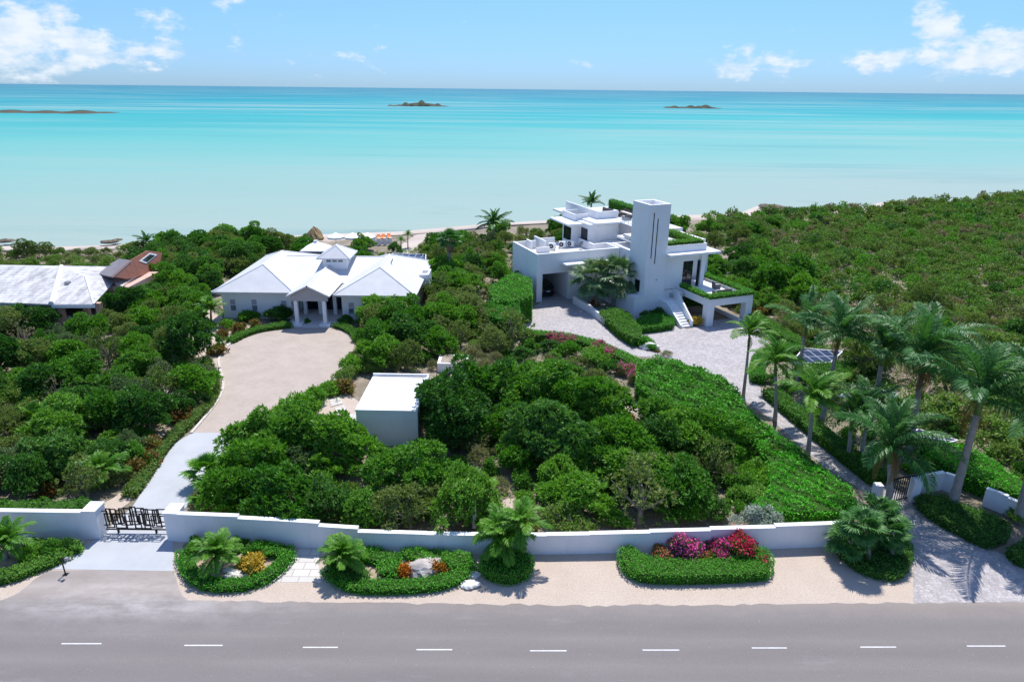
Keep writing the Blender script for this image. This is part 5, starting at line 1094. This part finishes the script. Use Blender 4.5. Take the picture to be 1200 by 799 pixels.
hedge('clipped_hedge', g2([(1078, 519), (1110, 516), (1150, 529), (1195, 562), (1215, 582), (1175, 572), (1130, 554), (1095, 537)], 1.3), 1.35, 'bright clipped hedge on the right behind the leaning palm trunk', 'lf_lime', dens=60, L=.15, rnd=.3, lump=.06)
hedge('clipped_hedge', g2([(945, 424), (1000, 422), (1030, 430), (1000, 438), (950, 436)], 1.0), 1.0, 'low hedge between the first two solar panel arrays', 'lf_mid', dens=60, L=.16, rnd=.3, lump=.08)
hedge('bed_hedge', g2([(1073, 582), (1082, 577), (1105, 580), (1130, 590), (1160, 600), (1185, 612), (1180, 628), (1160, 635), (1140, 627), (1110, 611), (1085, 597)], .6), .65, 'dark planted bed under the palm right of the cobbled entrance', 'lf_dark', dens=80, L=.15, rnd=.35, lump=.14)
hedge('bed_hedge', g2([(1180, 642), (1205, 628), (1230, 650), (1215, 660), (1195, 654)], .6), .6, 'dark hedge cut by the right edge of the photo', 'lf_dark', dens=80, L=.15, rnd=.3, lump=.1)
hedge('flower_hedge', g2([(702, 365), (715, 360), (735, 365), (750, 383), (751, 394), (742, 396), (725, 385)], 1.1), 1.2, 'coral-flecked hedge behind the curved retaining wall', 'lf_mid', dens=60, L=.17, rnd=.4, lump=.2)
hedge('clipped_hedge', g2([(744, 374), (758, 368), (775, 366), (791, 371), (789, 379), (770, 382), (748, 384)], .8), .8, 'clipped dark hedge bed at the foot of the tower', 'lf_hedge', dens=70, L=.14, rnd=.25, lump=.04)
hedge('clipped_hedge', g2([(747, 393), (757, 392), (768, 400), (769, 406), (757, 404)], .6), .6, 'small round clipped hedge at the tip of the court island', 'lf_hedge', dens=90, L=.12, rnd=.3, lump=.04)
sh('boug_low', 697, 358, .8, 'coral-flowered shrub under the fan palms', 'bougainvillea', 'bougainvillea')
sh('boug_low', 728, 379, 1.0, 'coral-flowered bush on the hedge behind the retaining wall', 'bougainvillea', 'bougainvillea', i=1)
sh('ball', 743, 403, 1.2, 'ball-clipped shrub on the court island, upper one', 'ball_shrub'); sh('ball', 753, 407, 1.2, 'ball-clipped shrub on the court island beside the white rock', 'ball_shrub', i=1)
sh('darkbush', 769, 373, .75, 'dark rounded shrub on the hedge bed at the tower foot'); sh('darkbush', 757, 374, .55, 'smaller dark shrub left of the rounded one at the tower foot', i=1)
rock(760, 408, .8, 'white rock at the tip of the court island', 'wrock', 41); rock(748, 402, .6, 'white rock between the two ball shrubs', 'wrock', 42)
sh('dry', 781, 417, .5, 'small dry grass tuft on the court below the rock'); sh('rust', 770, 412, .5, 'flat rust-coloured plant beside the white rock', sz=.2)
sh('yellow', 813, 381, .9, 'yellow croton beside the entrance stair', 'croton', 'croton', sz=1.1, rz=1)
x, y = mh_world(0, 0)
def mh_hedge(poly, z0, h, label, **k): return hedge('roof_hedge' if z0 > 5 else 'terrace_hedge', [mh_world(u, v) for u, v in poly], h, label, z0=z0, cat='hedge', dens=70, L=.15, rnd=.2, lump=.08, **k)
mh_hedge([(4.8, -6.35), (11.4, -6.35), (11.4, -5.4), (4.8, -5.4)], 3.38, .38, 'trailing planter hedge along the front of the pillared terrace')
mh_hedge([(4.75, -5.4), (5.55, -5.4), (5.55, -.4), (4.75, -.4)], 3.38, .38, 'trailing planter hedge along the left side of the pillared terrace')
mh_hedge([(10.65, -5.4), (11.45, -5.4), (11.45, 3), (10.65, 3)], 3.38, .38, 'trailing planter hedge along the right side of the pillared terrace')
mh_hedge([(2.9, .6), (8.6, .6), (8.6, 1.7), (2.9, 1.7)], 8.0, .75, 'roof planter hedge along the front of the right wing', leaf='lf_bright')
mh_hedge([(7.6, 1.7), (8.6, 1.7), (8.6, 9.8), (7.6, 9.8)], 8.0, .75, 'roof planter hedge along the right edge of the right wing', leaf='lf_bright')
mh_hedge([(9.2, 16), (10.2, 16), (10.6, 26.5), (9.6, 26.5)], 8.6, 1.3, 'hedge on the far side of the roof terrace left of the tower')
sh('silver', 884, 619, 1.05, 'pale silvery-grey bush behind the wall above the crimson bougainvillea', 'silver_bush')
hedge('drive_hedge', strip(g2([(150, 578), (168, 556), (190, 520), (222, 492), (246, 470), (252, 450), (246, 432)], .4), .9), .55, 'low grey-green hedge following the left side of the first drive', 'lf_olive', dens=70, L=.15, rnd=.25, lump=.14)
hedge('drive_hedge', strip(g2([(268, 398), (288, 388), (312, 382), (342, 379)], .4), 1.1), .5, 'low green hedge curving along the drive in front of the white house', 'lf_mid', dens=70, L=.15, rnd=.25, lump=.1)
hedge('drive_hedge', strip(g2([(394, 379), (412, 384), (422, 396)], .4), 1.1), .5, 'low green hedge right of the porch of the white house', 'lf_mid', dens=70, L=.15, rnd=.25, lump=.1)
hedge('drive_hedge', g2([(-60, 590), (60, 590), (108, 589), (108, 597), (-60, 600)], 1.0), 1.3, 'leafy hedge showing over the wall left of the gate', 'lf_mid', dens=60, L=.16, rnd=.3, lump=.2)
hedge('drive_hedge', g2([(285, 600), (330, 606), (370, 609), (370, 614), (310, 612), (285, 607)], .8), 1.0, 'leafy hedge showing over the wall right of the gate', 'lf_bright', dens=60, L=.16, rnd=.3, lump=.2)

# ------------------------------------------------------------------ plants: thickets
HOUSES = [[(-35.5, 76), (-10.5, 75), (-10, 94), (-35.5, 95.5)], [(-25.5, 72.5), (-20.5, 72.5), (-20.5, 78), (-25.5, 78)], [(-80, 72), (-45.5, 72), (-45.5, 90), (-80, 91)], [(-12.5, 46), (-6.4, 46), (-6.4, 54), (-12.5, 54)],
          [mh_world(u, v) for u, v in ((-10.8, 8.5), (-1.5, 8), (-1.5, -.5), (2, -6.5), (11.8, -6.8), (12, 28), (-10.5, 19))], [mh_world(u, v) for u, v in ((-1.5, 9), (-6, 9), (-5, -3), (0, -3))]]
CLEAR = []
for cx, cy, cr, dn in ((702, 524, 1.5, 3.2), (738, 478, 1.2, 2.6), (556, 560, .9, 2.0), (600, 590, .8, 1.5)):          # small sandy clearings, kept open toward the road
    b = G(cx, cy); c_ = [(b[0]+cr*math.cos(i*.628)*(1+.2*math.sin(i*2.3)), b[1]+cr*math.sin(i*.628)*.8) for i in range(10)]
    sheet('garden_sand', smooth_poly(c_, 1), .006+.002*len(CLEAR), 'gravel', kind='structure'); CLEAR.append([(b[0]-cr, b[1]+cr), (b[0]+cr, b[1]+cr), (b[0]+cr, b[1]-dn), (b[0]-cr, b[1]-dn)])
EX += CLEAR+[[tuple(G(884, 619)[:2]+np.array(q)) for q in ((-1.6, 1.6), (1.6, 1.6), (1.6, -2.5), (-1.6, -2.5))], g2([(296, 504), (330, 472), (392, 452), (402, 500), (335, 524)]), g2([(512, 462), (512, 428), (558, 428), (556, 462)]), g2([(398, 470), (400, 575), (452, 572), (478, 535), (425, 525), (420, 470)]), g2([(895, 445), (900, 405), (990, 405), (990, 445)]), g2([(968, 490), (980, 448), (1060, 455), (1056, 492)]), g2([(1043, 532), (1050, 500), (1125, 512), (1122, 534)])]
DESC = {'bare': 'nearly leafless pale-limbed small tree', 'sparse': 'thin-crowned tree with bare limbs showing', 'grey': 'grey-green fine-leaved tree', 'mid': 'round mid-green broadleaf tree', 'dark': 'dense dark green tree', 'bright': 'bright green leafy tree', 'olive': 'olive-tinted small-leaved tree', 'glossy': 'mid-green broad-leaved shrub', 'lush': 'bright green lush shrub', 'scrub': 'small-leaved green scrub bush',
        'olivebush': 'olive-green scrub bush', 'dry': 'half-bare greyish twiggy bush', 'rust': 'rust-brown low shrub', 'darkbush': 'dark green dense bush', 'boug_wild': 'wild pink-flowering bush'}
PLACED = []
def scatter(poly, dmin, kinds, n, zone, seed, smin=.75, smax=1.2, quota=None, fill=None):
    """plants one by one inside poly; fill = (distance, kinds, count) puts small plants in the gaps"""
    rng = np.random.default_rng(seed); P = np.array(poly); x0, y0 = P.min(0); x1, y1 = P.max(0); pts = []
    keys = [k for k, w in kinds]; wt = np.array([w for k, w in kinds], float); wt /= wt.sum()
    T = np.column_stack([rng.uniform(x0, x1, n*60), rng.uniform(y0, y1, n*60)]); T = T[in_poly_np(T, poly)]
    for e in EX+HOUSES: T = T[~in_poly_np(T, e)]
    for x, y in T:
        if len(pts) >= n: break
        if all((x-a)**2+(y-b)**2 > dmin**2 for a, b in pts) and all((x-a)**2+(y-b)**2 > 1.45**2 for a, b in GAP): pts.append((x, y))
    pts.sort(key=lambda p: p[1]); rest = []
    EXP = np.array([q for e in EX for q in (e+[((e[i][0]+e[(i+1) % len(e)][0])/2, (e[i][1]+e[(i+1) % len(e)][1])/2) for i in range(len(e))])])
    for i, (x, y) in enumerate(pts):
        k = rng.choice(keys, p=wt); pl = PT[k][rng.integers(len(PT[k]))]; sc = rng.uniform(smin, smax); sz = sc*rng.uniform(.85, 1.15); rz = rng.uniform(0, 6.28)
        near = np.sqrt(((EXP-[x, y])**2).sum(1)).min()
        if near < pl.r*sc*.8 and pl.trunk: k = rng.choice(['glossy', 'scrub', 'lush', 'darkbush', 'rust', 'dry']); pl = PT[k][rng.integers(len(PT[k]))]
        if near < pl.r*sc*.9: sc *= max(.35, near/(pl.r*sc*.9)); sz = min(sz, sc*1.2)
        if quota is not None and i >= quota: rest.append((x, y, sc, sz)); continue
        nm = 'garden_tree' if pl.trunk else {'scrub': 'scrub_bush', 'olivebush': 'scrub_bush', 'dry': 'twiggy_bush', 'lush': 'leafy_shrub', 'glossy': 'leafy_shrub'}.get(k, 'shrub'); ct = 'tree' if pl.trunk else 'shrub'
        g = DESC[k]+'s '+zone; lb = DESC[k]+' '+zone
        (place_tree if pl.trunk else place_shrub)(pl, nm, x, y, sc, rz, lb, ct, g, sz)
        PLACED.append((x, y))
    if fill: scatter_gaps(poly, fill, zone, seed)
    return rest
def scatter_gaps(poly, fill, zone, seed):
    GAP[:] = [p for p in PLACED if in_poly(p, poly)]; scatter(poly, fill[0], fill[1], fill[2], zone, seed+500, .5, .95); GAP[:] = []
GAP = []
W1 = [(-62, 38)]+g2([(-10, 585), (104, 585), (128, 580), (148, 566), (178, 528), (206, 498), (236, 472), (243, 450), (236, 420), (214, 402), (150, 400), (60, 406), (-60, 412)])
scatter(W1, 2.7, [('mid', 2), ('dark', 2.), ('bright', 1.4), ('olive', 1.8), ('sparse', .8), ('grey', .8), ('bare', .7)], 95, 'in the thicket left of the first drive', 1, .62, 1.2,
        fill=(1.4, [('glossy', 2), ('lush', 1.6), ('scrub', 1.4), ('olivebush', 1.5), ('dry', 1.2), ('rust', .5)], 130))
ground_cover('undergrowth', W1, 0, 5, 'lf_mid', 'leafy undergrowth of the thicket left of the first drive', leaf2='lf_olive', L=.28, hgt=.5)
for i, (x, y) in enumerate([(160, 556), (170, 545), (178, 530), (212, 493), (220, 485), (255, 415)]): sh('rust', x, y, 1.15, 'rust-brown low shrub lining the left side of the first drive', 'shrub', i=i, rz=i*1.7, group='rust shrubs along the first drive')
W2 = g2([(112, 384), (150, 398), (215, 398), (226, 372), (240, 350), (262, 330), (330, 296), (270, 285), (196, 296), (192, 318), (150, 338), (118, 352)])
scatter(W2, 2.4, [('mid', 2), ('dark', 2), ('bright', 1), ('olive', 1), ('sparse', .5)], 66, 'between the grey roof and the white house', 2, .75, 1.2)
ground_cover('undergrowth', W2, 0, 5, 'lf_mid', 'undergrowth between the two left houses')
W3 = g2([(-120, 322), (100, 318), (112, 306), (150, 300), (196, 292), (262, 284), (200, 292), (100, 300), (0, 303), (-120, 306)])+[]
W3 = [(-140, 93), (-52, 93), (-50, 90), (-36, 97), (-36, 121), (-52, 115), (-66, 110), (-92, 105.5), (-140, 100)]
scatter(W3, 1.8, [('olivebush', 2), ('scrub', 2), ('darkbush', 1), ('olive', 1)], 150, 'on the dune behind the left houses', 3, .6, 1.05)
ground_cover('undergrowth', W3, 0, 7, 'lf_olive', 'low dune scrub behind the left houses')
F1 = g2([(-60, 396), (50, 395), (62, 380), (55, 372), (-60, 374)])
scatter(F1, 1.8, [('dark', 1), ('olive', 1), ('darkbush', 1)], 16, 'in front of the grey-roofed house', 4, .8, 1.15)
M1 = g2([(222, 600), (240, 575), (266, 545), (290, 508), (330, 490), (372, 480), (386, 500), (402, 545), (420, 560), (490, 552), (508, 500), (530, 478), (600, 462), (660, 466), (720, 480), (770, 504), (830, 535), (858, 560), (862, 590), (850, 606), (760, 620), (600, 622), (430, 620), (380, 612), (300, 603)])
scatter(M1, 2.6, [('mid', 3.), ('dark', 2.), ('bright', 2.6), ('olive', 1.), ('sparse', .6), ('grey', .7), ('bare', .5)], 130, 'in the garden between the two drives', 5, .78, 1.28,
        fill=(1.4, [('glossy', 2), ('lush', 2), ('scrub', 1), ('olivebush', .8), ('dry', 1.)], 110))
ground_cover('undergrowth', M1, 0, 3.2, 'lf_mid', 'leafy undergrowth of the garden between the two drives', leaf2='lf_bright', L=.28, hgt=.5)
M1b = g2([(508, 486), (516, 440), (560, 426), (600, 410), (650, 410), (700, 420), (744, 446), (760, 480), (720, 476), (660, 462), (600, 458), (530, 474)])
scatter(M1b, 1.7, [('glossy', 2), ('lush', 1), ('dry', 1.2), ('darkbush', 1.2), ('olivebush', 1)], 34, 'in the open strip below the court hedge', 15, .55, .95)
ground_cover('undergrowth', M1b, 0, 2.2, 'lf_mid', 'undergrowth of the open strip below the court hedge', leaf2='lf_dry', L=.25, hgt=.4)
for x, y, sc, k, i, lb in [(560, 490, 1.45, 'mid', 0, 'large spreading tree right of the white box building'), (628, 492, 1.5, 'mid', 1, 'large spreading tree in the very middle of the garden'), (690, 500, 1.35, 'bright', 0, 'large bright-topped tree below the court hedge'), (530, 520, 1.45, 'dark', 1, 'large dark tree in front of the white box building'), (640, 545, 1.3, 'dark', 2, 'large dark tree in the shaded hollow of the garden'), (800, 540, 1.2, 'bright', 1, 'bright rounded tree beside the tall hedge bank'), (730, 552, 1.25, 'bright', 2, 'bright rounded tree near the sandy gap')]:
    b = G(x, y); place_tree(PT[k][i % len(PT[k])], 'garden_tree', b[0], b[1], sc, i*2.1, lb, 'tree')
for i, (x, y) in enumerate([(700, 412), (716, 420), (735, 440), (745, 447), (650, 402), (668, 406)]): sh('boug_wild', x, y, .9, 'straggling pink bougainvillea under the curved court hedge', 'bougainvillea', 'bougainvillea', i=i, rz=i*1.3, group='pink bougainvillea under the court hedge')
M2 = g2([(392, 482), (412, 450), (424, 436), (500, 434), (520, 436), (560, 424), (600, 410), (590, 390), (560, 385), (545, 340), (590, 306), (560, 292), (512, 302), (516, 345), (500, 378), (432, 386), (420, 402), (414, 430), (398, 456)])
scatter(M2, 2.5, [('mid', 2), ('olive', 2), ('bright', 1.2), ('dark', 1.), ('sparse', .8), ('bare', .6)], 70, 'right of the white house', 6, .85, 1.32,
        fill=(1.4, [('scrub', 1.2), ('dry', 1.2), ('glossy', 1), ('lush', 1), ('olivebush', 1)], 60))
ground_cover('undergrowth', M2, 0, 5, 'lf_mid', 'undergrowth right of the white house', leaf2='lf_olive')
N1 = [(-36, 97), (-10, 95), (-9, 82), (2, 88), (2, 100), (22, 112), (40, 118), (52, 128), (52, 142), (44, 142), (20, 134), (-4, 126), (-20, 113), (-36, 114)]
scatter(N1, 2.4, [('mid', 1.5), ('olive', 1), ('scrub', 2), ('olivebush', 1.2), ('darkbush', 1)], 95, 'on the dune between the houses and the beach', 7, .7, 1.2)
ground_cover('undergrowth', N1, 0, 8, 'lf_scrub', 'low dune scrub between the houses and the beach')
for i, (x, y, k, sc) in enumerate([(292, 376, 'lush', .9), (268, 384, 'lush', .7), (326, 375, 'darkbush', 1.0), (335, 375, 'darkbush', 1.0), (405, 380, 'darkbush', .6), (430, 382, 'darkbush', .9), (445, 381, 'darkbush', .8), (242, 385, 'glossy', .7), (280, 390, 'rust', 1.1), (262, 396, 'rust', 1.0), (300, 384, 'rust', 1.0), (440, 388, 'lush', .7), (425, 392, 'rust', .9), (360, 379, 'glossy', .35)]):
    sh(k, x, y, sc, DESC[k]+' in the beds along the front of the white house', i=i, rz=i*1.1, group=DESC[k]+'s in front of the white house')
G1 = g2([(846, 612), (862, 575), (838, 534), (882, 518), (902, 545), (905, 568), (884, 590), (880, 606)])
scatter(G1, 1.1, [('lush', 2), ('glossy', 2), ('scrub', 1)], 26, 'between the garden trees and the lime-green hedge', 21, .5, .85)
ground_cover('undergrowth', G1, 0, 9, 'lf_bright', 'leafy ground cover between the garden trees and the lime-green hedge', L=.22, hgt=.4)
V1 = [mh_world(u, v) for u, v in ((12.2, -4), (16, -7), (22, 0), (24, 30), (12.3, 32))]
scatter(V1, 2.0, [('bright', 2), ('mid', 2), ('dark', 1)], 40, 'along the right flank of the villa', 22, .7, 1.1)
ground_cover('undergrowth', V1, 0, 5, 'lf_mid', 'undergrowth along the right flank of the villa', hgt=.5)
hedge('clipped_hedge', [mh_world(u, v) for u, v in ((6.5, 1.2), (11.2, 1.2), (11.2, 2.5), (6.5, 2.5))], .9, 'dark hedge in the shade at the back of the terrace undercroft', 'lf_mid', dens=60, L=.15, rnd=.3, lump=.1)
for i, (x, y, k, sc) in enumerate([(470, 548, 'lush', 1.0), (448, 556, 'glossy', .8), (490, 552, 'scrub', .9)]): sh(k, x, y, sc, DESC[k]+' at the foot of the white box building')
for i, (x, y, sc) in enumerate([(140, 345, 1.05), (168, 338, 1.15), (190, 322, 1.0), (196, 305, 1.0)]):
    b = G(x, y); place_tree(PT['mid'][i], 'garden_tree', b[0], b[1], sc, i*1.3, 'leafy tree half hiding the brown shingle roof', 'tree', 'trees in front of the brown roof')
for i, (x, y, sc) in enumerate([(340, 492, 1.2), (358, 482, 1.15), (372, 472, 1.0), (322, 503, 1.1), (386, 462, .8), (350, 508, 1.0)]):
    b = G(x, y); place_shrub(PT['lush'][i % 3], 'leafy_shrub', b[0], b[1], sc, i*1.4, 'bright feathery shrub leaning over the right edge of the paved drive', 'shrub', 'bright shrubs at the right edge of the paved drive')
for i, (x, y) in enumerate([(262, 578), (300, 568), (250, 592), (288, 585), (60, 560), (90, 520), (150, 480), (45, 500), (560, 585), (690, 590)]):
    b = G(x, y); palm('fan_palm_shrub', b[0], b[1], .9, 'fan_small', 14, 'small bright fan palm growing among the garden shrubs', shaft=False, elev=(75, -10), seed=60+i, scale=1.15, r=(.1, .1), group='small fan palms among the shrubs', cat='palm')
# hillside scrub on the right: the nearest bushes one by one, the rest as one mass
E1 = g2([(886, 366), (905, 384), (940, 402), (965, 446), (1010, 480), (1060, 512), (1110, 512), (1150, 527), (1200, 565), (1330, 590), (1420, 470), (1420, 330), (1380, 250)])+[(240, 212), (143, 189), (110, 172), (98, 171), (84, 158), (66, 158), (54, 151), (42, 146), (40, 116), (34, 102), (31, 88)]
rest = scatter(E1, 1.9, [('scrub', 3), ('olivebush', 2.6), ('dry', .9), ('darkbush', 1.0), ('olive', 1.0), ('bright', .5)], 1250, 'on the scrubby slope right of the villa', 8, .7, 1.45, quota=170)
def far_scrub():
    rng = np.random.default_rng(77); Qs, mi = [], []
    for x, y, sc, sz in rest:
        bl = heap(rng, 1.5*sc, 1.9*sz, 7); m = int(rng.choice([0, 0, 0, 0, 1, 1, 1, 2, 3, 4])); n = 220 if y < 140 else 120; L = .30 if y < 140 else .42
        p, nn = blob_points(rng, bl, n); Q = leaves_at(rng, p, nn, 5, L, L*.5, .8, .5, .1); Qs.append(Q+np.array([x, y, 0])); mi += [m]*len(Q)
    mesh_obj('scrubland', quads_mesh('scrubland', np.concatenate(Qs), ['lf_scrub', 'lf_olive', 'lf_dry', 'lf_dark', 'lf_bright'], mi), None, label='mass of low coastal scrub covering the slope right of the villa', kind='stuff')
far_scrub()
ground_cover('undergrowth', E1, 0, 6, 'lf_scrub', 'low ground cover between the bushes on the right-hand slope', leaf2='lf_olive', L=.32, hgt=.5)
E2 = g2([(900, 395), (950, 402), (1010, 420), (1060, 460), (1120, 500), (1200, 555), (1300, 620), (1200, 622), (1160, 590), (1100, 560), (1040, 556), (960, 497), (900, 452)])
scatter(E2, 1.7, [('darkbush', 2), ('glossy', 2), ('lush', 1)], 42, 'among the royal palms and solar panels', 9, .4, .65)
ground_cover('undergrowth', E2, 0, 10, 'lf_mid', 'dark ground cover under the royal palms', leaf2='lf_dark', L=.28, hgt=.4)
R1 = [(33, 33), (90, 36), (110, 70), (60, 70), (40, 58), (36, 45)]
ground_cover('undergrowth', R1, 0, 6, 'lf_scrub', 'low scrub covering the plot beyond the right edge of the photo', leaf2='lf_olive', L=.34, hgt=.9)
for i, (x, y, k, sc) in enumerate([(905, 350, 'bright', 1.5), (885, 335, 'bright', 1.3), (925, 345, 'mid', 1.5), (895, 320, 'mid', 1.3), (870, 318, 'dark', 1.1), (940, 360, 'bright', 1.3)]):
    b = G(x, y); place_tree(PT[k][i % 3], 'garden_tree', b[0], b[1], sc, i*1.9, DESC[k]+' close behind the pillared terrace of the villa', 'tree', DESC[k]+'s behind the pillared terrace')
# rocks on the shore
for i, (x, y, r) in enumerate([(898, 243.5, 1.6), (906, 245, 1.8), (915, 246.5, 1.8), (925, 248, 1.6), (936, 250, 1.7), (948, 252, 1.5)]): rock(x, y, r, 'brown flat rock in the ledge on the sand spit right of the villa', 'darkrock', 60+i, .35, group='rocks of the ledge on the sand spit')
for i, (x, y, r) in enumerate([(128, 285, 1.4), (133, 284, 1.2), (138, 282, .9), (4, 284, 1.5), (10, 283, 1.2)]): rock(x, y, r*.75, 'dark brown rock at the waterline on the left beach', 'darkrock', 80+i, .32, group='rocks on the left beach')
